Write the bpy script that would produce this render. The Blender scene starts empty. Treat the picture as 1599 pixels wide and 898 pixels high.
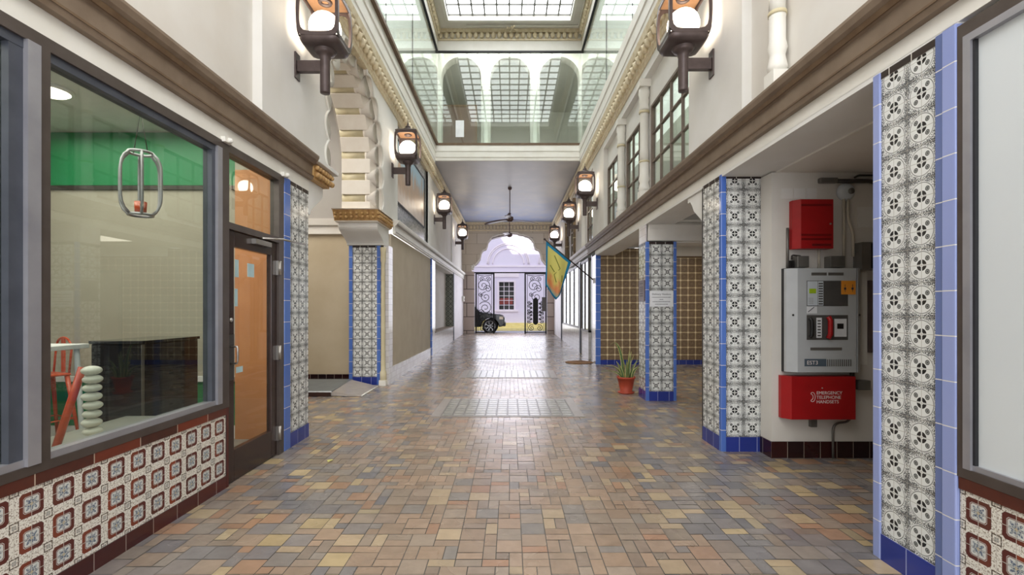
import bpy, bmesh, math, random
from mathutils import Vector, Matrix
random.seed(7)
PI = math.pi
sc = bpy.context.scene
COL = sc.collection

# ------------------------------------------------------------------ camera
W, H = 1599, 898
F = 745.0
CZ = 1.45
cam_d = bpy.data.cameras.new('camera')
cam_d.sensor_width = 36.0
cam_d.lens = F / W * 36.0
cam_d.shift_x = 2.5 / W
cam_d.shift_y = 34.0 / W
cam_d.clip_start = 0.02
cam_d.clip_end = 300
cam = bpy.data.objects.new('camera', cam_d)
COL.objects.link(cam)
cam.location = (0, 0, CZ)
cam.rotation_euler = (PI / 2, 0, 0)
sc.camera = cam

# ------------------------------------------------------------------ light
sc.view_settings.view_transform = 'Standard'
sc.view_settings.look = 'None'
sc.view_settings.exposure = 0.7
sc.view_settings.gamma = 1.0
sc.view_settings.use_curve_mapping = False
w = bpy.data.worlds.new('world')
sc.world = w
w.use_nodes = True
bg = w.node_tree.nodes['Background']
bg.inputs[0].default_value = (0.80, 0.88, 1.0, 1)
bg.inputs[1].default_value = 0.95

def area(name, loc, rot, sx, sy, power, col=(1, 1, 1)):
    d = bpy.data.lights.new(name, 'AREA')
    d.shape = 'RECTANGLE'; d.size = sx; d.size_y = sy
    d.energy = power; d.color = col
    o = bpy.data.objects.new(name, d)
    o.location = loc; o.rotation_euler = rot
    COL.objects.link(o)
    return o
# daylight entering by the open mouth of the arcade behind the viewer, and a fill light added under the solid near ceiling
area('entrance_daylight', (0, -4.2, 2.8), (PI / 2, 0, 0), 4.2, 4.6, 160, (1.0, 0.99, 0.985))
area('near_fill_light', (0, 0.4, 5.55), (0, 0, 0), 3.4, 7.0, 120, (1.0, 0.995, 0.99))
area('gateway_daylight', (0.03, 23.35, 2.7), (-PI / 2, 0, 0), 3.4, 4.4, 70, (0.90, 0.91, 1.0))
area('gallery_fill_light', (0.0, 14.9, 7.8), (PI / 2, 0, 0), 5.5, 2.0, 24, (1.0, 1.0, 0.97))  # added fill for the closed room behind the far glass
area('arcade_fill_light', (0.0, 13.9, 8.9), (math.radians(50), 0, 0), 4.0, 0.2, 26, (1.0, 0.98, 0.92))  # added between glass and arches to brighten the arcade wall
area('street_sky_daylight', (0.0, 29.5, 9.0), (-math.radians(50), 0, 0), 9.0, 3.0, 700, (0.88, 0.89, 1.0))
area('shop_ceiling_light', (-4.0, 3.0, 3.38), (0, 0, 0), 2.4, 4.2, 85, (1.0, 0.95, 0.85))
area('bay_ceiling_light', (4.4, 9.5, 2.98), (0, 0, 0), 1.2, 2.5, 26, (1.0, 0.90, 0.76))
area('alcove_fill_light', (-4.9, 7.2, 5.6), (0, 0, 0), 1.6, 2.6, 110, (1.0, 0.95, 0.88))  # fill light added to brighten the dark alcove, no fitting there
sd = bpy.data.lights.new('sun', 'SUN')
sd.energy = 4.0; sd.angle = 0.01; sd.color = (1.0, 0.96, 0.9)
sun = bpy.data.objects.new('sun', sd)
sun.rotation_euler = (math.radians(52), 0, math.radians(-22))
COL.objects.link(sun)

# ------------------------------------------------------------------ colours, node helpers
def lin(c):
    return tuple(((x / 255.0) / 12.92 if x / 255.0 <= 0.04045 else ((x / 255.0 + 0.055) / 1.055) ** 2.4) for x in c)

class V:
    def __init__(s, nt, k): s.nt = nt; s.k = k
    def _m(s, op, *a):
        n = s.nt.nodes.new('ShaderNodeMath'); n.operation = op
        for i, x in enumerate(a):
            if isinstance(x, V): s.nt.links.new(x.k, n.inputs[i])
            else: n.inputs[i].default_value = x
        return V(s.nt, n.outputs[0])
    def __add__(s, o): return s._m('ADD', s, o)
    __radd__ = __add__
    def __sub__(s, o): return s._m('SUBTRACT', s, o)
    def __rsub__(s, o): return s._m('SUBTRACT', o, s)
    def __mul__(s, o): return s._m('MULTIPLY', s, o)
    __rmul__ = __mul__
    def __truediv__(s, o): return s._m('DIVIDE', s, o)
    def __lt__(s, o): return s._m('LESS_THAN', s, o)
    def __gt__(s, o): return s._m('GREATER_THAN', s, o)
    def abs(s): return s._m('ABSOLUTE', s)
    def fract(s): return s._m('FRACT', s)
    def floor(s): return s._m('FLOOR', s)
    def sqrt(s): return s._m('SQRT', s)
    def sin(s): return s._m('SINE', s)
    def cos(s): return s._m('COSINE', s)
    def max(s, o): return s._m('MAXIMUM', s, o)
    def min(s, o): return s._m('MINIMUM', s, o)
    def atan2(s, o): return s._m('ARCTAN2', s, o)

class Mt:
    """a material under construction"""
    def __init__(s, name, rough=0.5, metal=0.0, spec=0.5, coat=0.0):
        s.m = bpy.data.materials.new(name); s.m.use_nodes = True
        s.nt = s.m.node_tree
        s.b = s.nt.nodes['Principled BSDF']
        s.b.inputs['Roughness'].default_value = rough
        s.b.inputs['Metallic'].default_value = metal
        s.b.inputs['Specular IOR Level'].default_value = spec
        if coat: s.b.inputs['Coat Weight'].default_value = coat; s.b.inputs['Coat Roughness'].default_value = 0.08
    def uv(s):
        n = s.nt.nodes.new('ShaderNodeUVMap'); n.uv_map = 'UVMap'
        x = s.nt.nodes.new('ShaderNodeSeparateXYZ'); s.nt.links.new(n.outputs[0], x.inputs[0])
        return V(s.nt, x.outputs[0]), V(s.nt, x.outputs[1])
    def vec(s, a, b, c=0.0):
        n = s.nt.nodes.new('ShaderNodeCombineXYZ')
        for i, x in enumerate((a, b, c)):
            if isinstance(x, V): s.nt.links.new(x.k, n.inputs[i])
            else: n.inputs[i].default_value = x
        return n.outputs[0]
    def objc(s):
        n = s.nt.nodes.new('ShaderNodeTexCoord'); return n.outputs['Object']
    def noise(s, scale, detail=3, vec=None, rough=0.55):
        n = s.nt.nodes.new('ShaderNodeTexNoise')
        n.inputs['Scale'].default_value = scale; n.inputs['Detail'].default_value = detail
        n.inputs['Roughness'].default_value = rough
        s.nt.links.new(vec if vec is not None else s.objc(), n.inputs['Vector'])
        return V(s.nt, n.outputs['Fac'])
    def white(s, a, b):
        n = s.nt.nodes.new('ShaderNodeTexWhiteNoise'); n.noise_dimensions = '2D'
        s.nt.links.new(s.vec(a, b), n.inputs['Vector'])
        return V(s.nt, n.outputs['Value'])
    def rgb(s, c):
        n = s.nt.nodes.new('ShaderNodeRGB'); n.outputs[0].default_value = (*lin(c), 1); return n.outputs[0]
    def mix(s, f, a, b):
        n = s.nt.nodes.new('ShaderNodeMix'); n.data_type = 'RGBA'
        if isinstance(f, V): s.nt.links.new(f.k, n.inputs[0])
        else: n.inputs[0].default_value = f
        for i, x in ((6, a), (7, b)):
            if isinstance(x, tuple): n.inputs[i].default_value = (*lin(x), 1)
            else: s.nt.links.new(x, n.inputs[i])
        return n.outputs[2]
    def base(s, c):
        if isinstance(c, tuple): s.b.inputs['Base Color'].default_value = (*lin(c), 1)
        else: s.nt.links.new(c, s.b.inputs['Base Color'])
        return s
    def bump(s, h, strength=0.3, dist=0.01):
        n = s.nt.nodes.new('ShaderNodeBump'); n.inputs['Strength'].default_value = strength
        n.inputs['Distance'].default_value = dist
        s.nt.links.new(h.k, n.inputs['Height']); s.nt.links.new(n.outputs[0], s.b.inputs['Normal'])
        return s

M = {}
def plain(name, c, c2=None, rough=0.5, metal=0.0, scale=6.0, bump=0.0, spec=0.5, amt=None, coat=0.0):
    t = Mt(name, rough, metal, spec, coat)
    if c2 is None: c2 = tuple(int(x * 0.93) for x in c)
    n = t.noise(scale, 4)
    f = ((n - 0.35) * 2.2).max(0.0).min(1.0)
    t.base(t.mix(f, c, c2))
    if bump: t.bump(t.noise(scale * 6, 4), bump, 0.004)
    M[name] = t.m
    return t

plain('plaster_white', (230, 229, 225), (221, 219, 212), 0.8, scale=1.6, bump=0.12)
plain('plaster_warm', (224, 221, 214), (214, 208, 198), 0.8, scale=1.6, bump=0.12)
plain('plaster_beige', (196, 184, 164), (184, 170, 148), 0.85, scale=2.2, bump=0.15)
plain('plaster_alcove', (194, 180, 154), (180, 164, 136), 0.85, scale=1.8, bump=0.15)
plain('plaster_grey', (168, 164, 158), (158, 153, 148), 0.85, scale=1.6)
plain('fascia_white', (236, 234, 226), (226, 223, 212), 0.5, scale=3)
plain('fascia_lilac', (226, 222, 224), (208, 203, 206), 0.5, scale=3)
plain('cornice_brown', (134, 117, 99), (112, 94, 76), 0.55, scale=5, bump=0.1)
plain('cornice_groove', (96, 74, 52), (120, 98, 72), 0.55, scale=9)
plain('cream_ornament', (228, 216, 188), (204, 184, 144), 0.6, scale=14, bump=0.2)
plain('gold_ornament', (196, 160, 104), (150, 106, 62), 0.5, scale=18, bump=0.35)
plain('stone_block', (236, 230, 219), (226, 217, 204), 0.7, scale=4, bump=0.15)
plain('stone_gold', (214, 204, 172), (200, 186, 146), 0.6, scale=6)
plain('frame_brown', (88, 79, 74), (74, 65, 60), 0.4, 0.3, scale=8)
plain('upper_frame', (118, 102, 90), (98, 82, 72), 0.45, scale=6)
plain('frame_silver', (168, 168, 174), (150, 150, 158), 0.35, 0.5, scale=5)
plain('gasket_black', (28, 28, 32), None, 0.5)
plain('gasket_blue', (70, 74, 84), (52, 56, 66), 0.5)
plain('door_dark', (58, 42, 38), (44, 31, 28), 0.22, scale=7)
plain('lantern_metal', (92, 80, 78), (74, 62, 60), 0.42, 0.35, scale=9, bump=0.08)
plain('lantern_inner', (178, 138, 104), (160, 118, 84), 0.35, 0.4, scale=9)
plain('steel', (176, 172, 166), None, 0.28, 0.9)
plain('conduit_grey', (132, 130, 126), (112, 110, 106), 0.45, 0.6)
plain('conduit_dark', (70, 66, 62), (56, 52, 50), 0.5, 0.4)
plain('conduit_paint', (206, 198, 182), (192, 184, 166), 0.6)
plain('red_enamel', (170, 22, 26), (156, 16, 20), 0.4)
plain('red_dark', (120, 10, 14), None, 0.4)
plain('panel_grey', (188, 192, 194), (180, 184, 186), 0.4)
plain('panel_light', (206, 214, 220), None, 0.35)
plain('panel_recess', (84, 82, 80), (72, 70, 68), 0.4)
plain('panel_black', (26, 24, 24), None, 0.35)
plain('paper', (236, 238, 240), None, 0.7)
plain('paper_blue', (176, 204, 208), None, 0.7)
plain('ink', (60, 62, 76), None, 0.7)
plain('text_white', (240, 232, 228), None, 0.6)
plain('orange_label', (240, 158, 52), (232, 146, 44), 0.6)
plain('lcd_green', (168, 200, 40), None, 0.4)
plain('steel_blue_label', (86, 100, 112), None, 0.4)
plain('green_paint', (22, 128, 78), (18, 120, 70), 0.5, scale=2)
plain('shop_beige', (174, 168, 154), (166, 158, 144), 0.75, scale=2)
plain('shop_ceiling', (206, 208, 200), None, 0.8)
plain('shop_floor', (150, 152, 146), (134, 136, 130), 0.3, scale=3)
plain('white_paint', (236, 236, 236), None, 0.45)
plain('plywood', (206, 142, 92), (194, 128, 78), 0.5, scale=3)
plain('gloss_black', (24, 26, 34), (30, 33, 42), 0.06)
plain('orange_metal', (206, 84, 48), (190, 70, 38), 0.3)
plain('pebble', (226, 226, 218), (208, 208, 198), 0.4, scale=12)
plain('iron', (16, 15, 16), None, 0.5, 0.0, spec=0.3)
plain('car_paint', (14, 15, 18), None, 0.14, spec=0.4, coat=0.15)
plain('tyre', (24, 24, 24), None, 0.8)
plain('alloy', (180, 182, 186), None, 0.25, 0.8)
plain('headlight', (236, 214, 180), (250, 240, 220), 0.15)
plain('car_glass', (30, 36, 42), None, 0.05)
plain('kerb_yellow', (226, 212, 150), (214, 196, 126), 0.7, scale=5)
plain('kerb_grey', (176, 172, 178), None, 0.8)
plain('asphalt', (120, 118, 126), (104, 102, 110), 0.9, scale=4)
plain('lilac_stucco', (226, 218, 236), (216, 206, 226), 0.85, scale=0.6)
plain('lilac_trim', (236, 226, 236), (228, 216, 226), 0.8, scale=1)
plain('dark_pane', (36, 34, 36), (18, 18, 20), 0.15, scale=3, spec=0.15)
plain('red_display', (150, 62, 56), (90, 40, 40), 0.6, scale=9)
plain('terracotta', (176, 72, 46), (160, 60, 38), 0.6, scale=12)
plain('soil', (58, 44, 34), None, 0.95)
plain('coir_mat', (146, 110, 78), (122, 88, 60), 0.95, scale=40, bump=0.5)
plain('ramp_slate', (104, 112, 116), (88, 94, 98), 0.32, scale=6)
plain('ramp_side', (70, 42, 36), (44, 34, 32), 0.4, scale=9)
plain('fan_wood', (98, 76, 74), (80, 60, 58), 0.4, scale=6)
plain('flag_blue', (26, 134, 178), (20, 118, 160), 0.8)
plain('flag_mark', (108, 120, 40), None, 0.8)
plain('plaque_bronze', (112, 98, 94), (92, 78, 76), 0.4, 0.4)
plain('grille_cement', (158, 150, 144), (142, 134, 128), 0.3, scale=8)
plain('grille_bar', (112, 108, 104), None, 0.35)
plain('lens_glass', (158, 156, 148), (136, 136, 130), 0.26, scale=5)
plain('dark_column', (150, 132, 104), (104, 84, 62), 0.6, scale=12)
plain('frost_white', (214, 220, 222), (206, 212, 216), 0.35, scale=0.7)
plain('blind', (226, 230, 232), (208, 212, 216), 0.5, scale=2)
plain('room_pale', (208, 206, 196), (196, 194, 182), 0.8, scale=0.6)
plain('gallery_brown', (112, 92, 80), (96, 78, 68), 0.6, scale=3)
plain('skylight_bar', (120, 120, 116), None, 0.5)

def blue_edge(name, c1, c2, seg=0.22, grout=(222, 220, 214), rough=0.12):
    t = Mt(name, rough)
    u, v = t.uv()
    k = v / seg
    g = ((k + 0.5).fract() - 0.5).abs() < 0.012
    r = t.white(k.floor(), 3.0)
    col = t.mix(r, c1, c2)
    t.base(t.mix(g, col, grout)); M[name] = t.m
blue_edge('edge_royal', (66, 100, 178), (92, 126, 200))
blue_edge('edge_periwinkle', (140, 154, 206), (152, 164, 212))
blue_edge('edge_peri_shaded', (96, 112, 160), (106, 122, 172))  # periwinkle copy darkened for the shaded turn of the rounded corner

def tile_row(name, c1, c2, seg=0.165, grout=(150, 140, 128), rough=0.15, segv=None):
    t = Mt(name, rough)
    u, v = t.uv()
    k = u / seg
    g = ((k + 0.5).fract() - 0.5).abs() < (0.003 / seg)
    r = t.white(k.floor(), 7.0)
    n = t.noise(20, 3)
    col = t.mix((r * 0.8 + n * 0.3).min(1.0), c1, c2)
    t.base(t.mix(g, col, grout)); M[name] = t.m
tile_row('base_royal', (38, 52, 128), (46, 62, 148), 0.18, (150, 160, 200))
tile_row('base_black', (24, 20, 24), (62, 22, 20), 0.16)
tile_row('cap_brown', (48, 30, 28), (118, 50, 34), 0.33, (190, 170, 150))
tile_row('foot_brown', (46, 26, 28), (84, 36, 34), 0.22, (150, 130, 120))
tile_row('cap_black', (44, 38, 38), (60, 50, 48), 0.15, (220, 216, 208))

def rosette_tiles(name, P=0.18):
    t = Mt(name, 0.14)
    u, v = t.uv()
    x = (u / P).fract() - 0.5
    y = (v / P).fract() - 0.5
    r = (x * x + y * y).sqrt()
    # corner coordinates
    cx = ((u / P) + 0.5).fract() - 0.5
    cy = ((v / P) + 0.5).fract() - 0.5
    rc = (cx * cx + cy * cy).sqrt()
    ang = cy.atan2(cx)
    sp = t.noise(170, 2, t.vec(u, v), 0.5)
    petal = ((ang * 4.0).cos() * 0.5 + 0.5)
    speck = (sp + petal * 0.12 - (rc * 0.35)) > 0.47
    out = r > 0.43
    star = ((rc < 0.12) * ((ang * 8.0).sin().abs() > 0.45))
    c = t.mix(out * speck.max(star), (228, 230, 227), (84, 86, 88))
    ring = ((r - 0.40).abs() < 0.011)
    c = t.mix(ring, c, (110, 112, 110))
    ax, ay = x.abs(), y.abs()
    d = ((ax - 0.195) * (ax - 0.195) + (ay - 0.195) * (ay - 0.195)).sqrt()
    c = t.mix(d < 0.07, c, (150, 152, 148))
    c = t.mix((d - 0.062).abs() < 0.012, c, (70, 72, 72))
    c = t.mix(d < 0.03, c, (84, 86, 86))
    core = (r < 0.165) * (r > 0.055) * (ax > 0.022) * (ay > 0.022)
    c = t.mix(core, c, (36, 36, 38))
    gx = (((u / (P / 2)) + 0.5).fract() - 0.5).abs()
    gy = (((v / (P / 2)) + 0.5).fract() - 0.5).abs()
    g = gx.min(gy) < 0.014
    c = t.mix(g, c, (168, 164, 154))
    t.base(c); M[name] = t.m
rosette_tiles('rosette_tiles')

def medallion_tiles(name, P=0.165):
    t = Mt(name, 0.16)
    u, v = t.uv()
    x = (u / P).fract() - 0.5
    y = (v / P).fract() - 0.5
    ax, ay = x.abs(), y.abs()
    m = (ax.max(ay)).max((ax + ay) * 0.56)
    cx = (((u / P) + 0.5).fract() - 0.5).abs()
    cy = (((v / P) + 0.5).fract() - 0.5).abs()
    n = t.noise(120, 2, t.vec(u, v), 0.5)
    c = t.mix(n > 0.56, (230, 226, 216), (160, 148, 134))
    mc = cx.max(cy)
    c = t.mix((mc < 0.14) * (mc > 0.105), c, (92, 82, 72))
    c = t.mix(mc < 0.06, c, (150, 150, 146))
    k = t.white((u / P).floor(), (v / P).floor())
    ringc = t.mix(k, (136, 62, 40), (74, 44, 40))
    ringc = t.mix(x > 0.0, ringc, (88, 40, 36))
    c = t.mix((m < 0.36) * (m > 0.245), c, ringc)
    c = t.mix(m < 0.245, c, (206, 208, 204))
    r = (x * x + y * y).sqrt()
    ang = y.atan2(x)
    fl = r < (((ang * 8.0).cos() * 0.05) + 0.17)
    c = t.mix(fl, c, (92, 104, 124))
    c = t.mix((n > 0.5) * fl, c, (176, 180, 178))
    c = t.mix((m < 0.235) * (m > 0.215), c, (120, 78, 62))
    c = t.mix(r < 0.04, c, (168, 150, 96))
    g = (((u / (P / 2)) + 0.5).fract() - 0.5).abs().min((((v / (P / 2)) + 0.5).fract() - 0.5).abs()) < 0.016
    c = t.mix(g, c, (196, 188, 176))
    t.base(c); M[name] = t.m
medallion_tiles('medallion_tiles')

def brown_tiles(name, P=0.187):
    t = Mt(name, 0.3)
    u, v = t.uv()
    ax = ((u / P).fract() - 0.5).abs(); ay = ((v / P).fract() - 0.5).abs()
    m = ax.max(ay)
    n = t.noise(70, 3, t.vec(u, v))
    c = t.mix((n - 0.4) * 5.0, (92, 72, 52), (150, 128, 100))
    c = t.mix((m - 0.25).abs() < 0.02, c, (86, 66, 46))
    c = t.mix(m > 0.455, c, (206, 188, 148))
    s = (0.5 - ax).max(0.5 - ay)
    c = t.mix(s < 0.11, c, (226, 214, 182))
    t.base(c); M[name] = t.m
brown_tiles('brown_tiles')

def grid_tiles(name, c1, c2, px=0.11, py=0.11, grout=(180, 176, 172), rough=0.2):
    t = Mt(name, rough)
    u, v = t.uv()
    row = (v / py).floor()
    uu = u / px + (row * 0.5).fract()
    g = (((uu + 0.5).fract() - 0.5).abs() < 0.02).max((((v / py) + 0.5).fract() - 0.5).abs() < 0.025)
    k = t.white(uu.floor(), row)
    t.base(t.mix(g, t.mix(k, c1, c2), grout)); M[name] = t.m
grid_tiles('white_grid_tiles', (226, 224, 224), (212, 206, 206))
grid_tiles('mosaic_grey', (176, 176, 172), (120, 124, 124), 0.05, 0.04, (206, 202, 196))
grid_tiles('ashlar', (206, 196, 180), (196, 184, 166), 1.1, 0.52, (176, 164, 146), 0.8)
grid_tiles('ashlar_low', (200, 188, 178), (186, 170, 160), 0.9, 0.68, (90, 80, 72), 0.8)

def star_tiles(name, P=0.2):
    t = Mt(name, 0.3)
    u, v = t.uv()
    ax = ((u / P).fract() - 0.5).abs(); ay = ((v / P).fract() - 0.5).abs()
    d = ((ax + ay) - 0.5).abs()
    c = t.mix(d < 0.09, (132, 136, 124), (60, 64, 58))
    c = t.mix((ax * ax + ay * ay) < 0.02, c, (70, 72, 66))
    t.base(c); M[name] = t.m
star_tiles('star_tiles')

def vcol(name, rough=0.3, bump=True):
    t = Mt(name, rough)
    n = t.nt.nodes.new('ShaderNodeVertexColor'); n.layer_name = 'Col'
    k = t.noise(9, 5)
    mul = t.mix(((k - 0.3) * 1.3).max(0.0).min(1.0), n.outputs[0], n.outputs[0])
    d = t.nt.nodes.new('ShaderNodeHueSaturation')
    t.nt.links.new(n.outputs[0], d.inputs['Color'])
    t.nt.links.new((k * 0.5 + 0.75).k, d.inputs['Value'])
    t.base(d.outputs[0])
    f = t.noise(1.3, 3)
    t.nt.links.new((f * 0.26 + 0.14).k, t.b.inputs['Roughness'])
    if bump: t.bump(t.noise(35, 3), 0.12, 0.004)
    M[name] = t.m
vcol('floor_tiles')
M['floor_tiles'].node_tree.nodes['Principled BSDF'].inputs['Specular IOR Level'].default_value = 0.85
plain('floor_grout', (84, 80, 76), None, 0.6)

# ceiling of the far bay: a faded sky mural
t = Mt('sky_mural', 0.42)
n1 = t.noise(0.7, 4); o = t.objc()
sx = t.nt.nodes.new('ShaderNodeSeparateXYZ'); t.nt.links.new(o, sx.inputs[0])
yy = V(t.nt, sx.outputs[1])
c = t.mix(((yy - 17.0) / 7.0 + (n1 - 0.5) * 0.8).max(0.0).min(1.0), (178, 176, 176), (150, 166, 204))
t.base(t.mix(((t.noise(1.6, 3) - 0.45) * 2.0).max(0.0).min(1.0), c, (196, 190, 186))); M['sky_mural'] = t.m

# landscape painting: sky over tawny spires over reeds (uv: v from bottom)
t = Mt('landscape_paint', 0.35)
u, v = t.uv()
nn = t.noise(1.0, 4, t.vec(u * 7.0, v * 0.8)); n2 = t.noise(3.0, 4, t.vec(u, v)); n3 = t.noise(1.0, 3, t.vec(u * 22.0, v * 1.6))
c = t.mix(((n3 - 0.35) * 3.0).max(0.0).min(1.0), (206, 172, 136), (158, 142, 126))
c = t.mix(((v - 0.80 + (nn - 0.5) * 2.2) * 6.0).max(0.0).min(1.0), c, (160, 190, 206))
c = t.mix(((0.40 - v + (nn - 0.5) * 0.6) * 5.0).max(0.0).min(1.0), c, (222, 206, 194))
c = t.mix(((n2 - 0.52) * 3.0).max(0.0).min(1.0), c, (176, 150, 126))
c = t.mix(((n3 - 0.6) * 6.0).max(0.0).min(1.0) * (v < 0.55), c, (224, 196, 150))
t.base(c); M['landscape_paint'] = t.m

# flag cloth (uv 0..1)
t = Mt('flag_cloth', 0.8)
u, v = t.uv()
n = t.noise(5.0, 3, t.vec(u, v))
c = t.mix(((v - 0.55 + (n - 0.5) * 0.7) * 4.0).max(0.0).min(1.0), (222, 214, 120), (228, 150, 98))
c = t.mix(((v - 0.85) * 8.0).max(0.0).min(1.0), c, (120, 190, 176))
e = (u < 0.1).max(u > 0.93).max(v > 0.95).max(v < 0.08)
t.base(t.mix(e, c, (24, 132, 178))); M['flag_cloth'] = t.m

# snake plant leaf
t = Mt('plant_leaf', 0.4)
u, v = t.uv()
n = t.noise(1.0, 3, t.vec(u * 4.0, v * 24.0))
t.base(t.mix(((u - 0.5).abs() > 0.34), t.mix(((n - 0.4) * 4.0).max(0.0).min(1.0), (66, 92, 52), (104, 128, 78)), (196, 190, 116))); M['plant_leaf'] = t.m

def emis(name, c, s, rough=0.4):
    t = Mt(name, rough); t.base(c)
    t.b.inputs['Emission Color'].default_value = (*lin(c), 1)
    t.b.inputs['Emission Strength'].default_value = s
    M[name] = t.m
emis('globe_light', (255, 240, 218), 6.0)
emis('skylight_pane', (248, 250, 252), 3.3)
emis('ceiling_glow', (240, 244, 240), 0.75)  # frosted gallery roof panes; also an added glow over the upper room
emis('window_glow', (226, 232, 228), 0.55, 0.2)
emis('disc_lamp', (255, 246, 226), 3.0)

def glass(name, tint, refl, rough=0.0):
    m = bpy.data.materials.new(name); m.use_nodes = True
    nt = m.node_tree; nt.nodes.clear()
    o = nt.nodes.new('ShaderNodeOutputMaterial')
    tr = nt.nodes.new('ShaderNodeBsdfTransparent'); tr.inputs[0].default_value = (*lin(tint), 1)
    gl = nt.nodes.new('ShaderNodeBsdfGlossy'); gl.inputs['Roughness'].default_value = rough
    gl.inputs[0].default_value = (0.95, 0.97, 0.96, 1)
    lw = nt.nodes.new('ShaderNodeLayerWeight'); lw.inputs[0].default_value = 0.5
    fc = V(nt, lw.outputs['Facing'])
    ma_k = (fc._m('POWER', fc, 5.0) * (1 - refl) + refl).k
    mx = nt.nodes.new('ShaderNodeMixShader')
    nt.links.new(ma_k, mx.inputs[0]); nt.links.new(tr.outputs[0], mx.inputs[1]); nt.links.new(gl.outputs[0], mx.inputs[2])
    nt.links.new(mx.outputs[0], o.inputs[0])
    M[name] = m
glass('shop_glass', (236, 240, 236), 0.05)
glass('door_glass', (244, 245, 243), 0.004)
glass('well_glass', (243, 248, 245), 0.055)
glass('window_glass', (240, 246, 242), 0.09)

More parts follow.
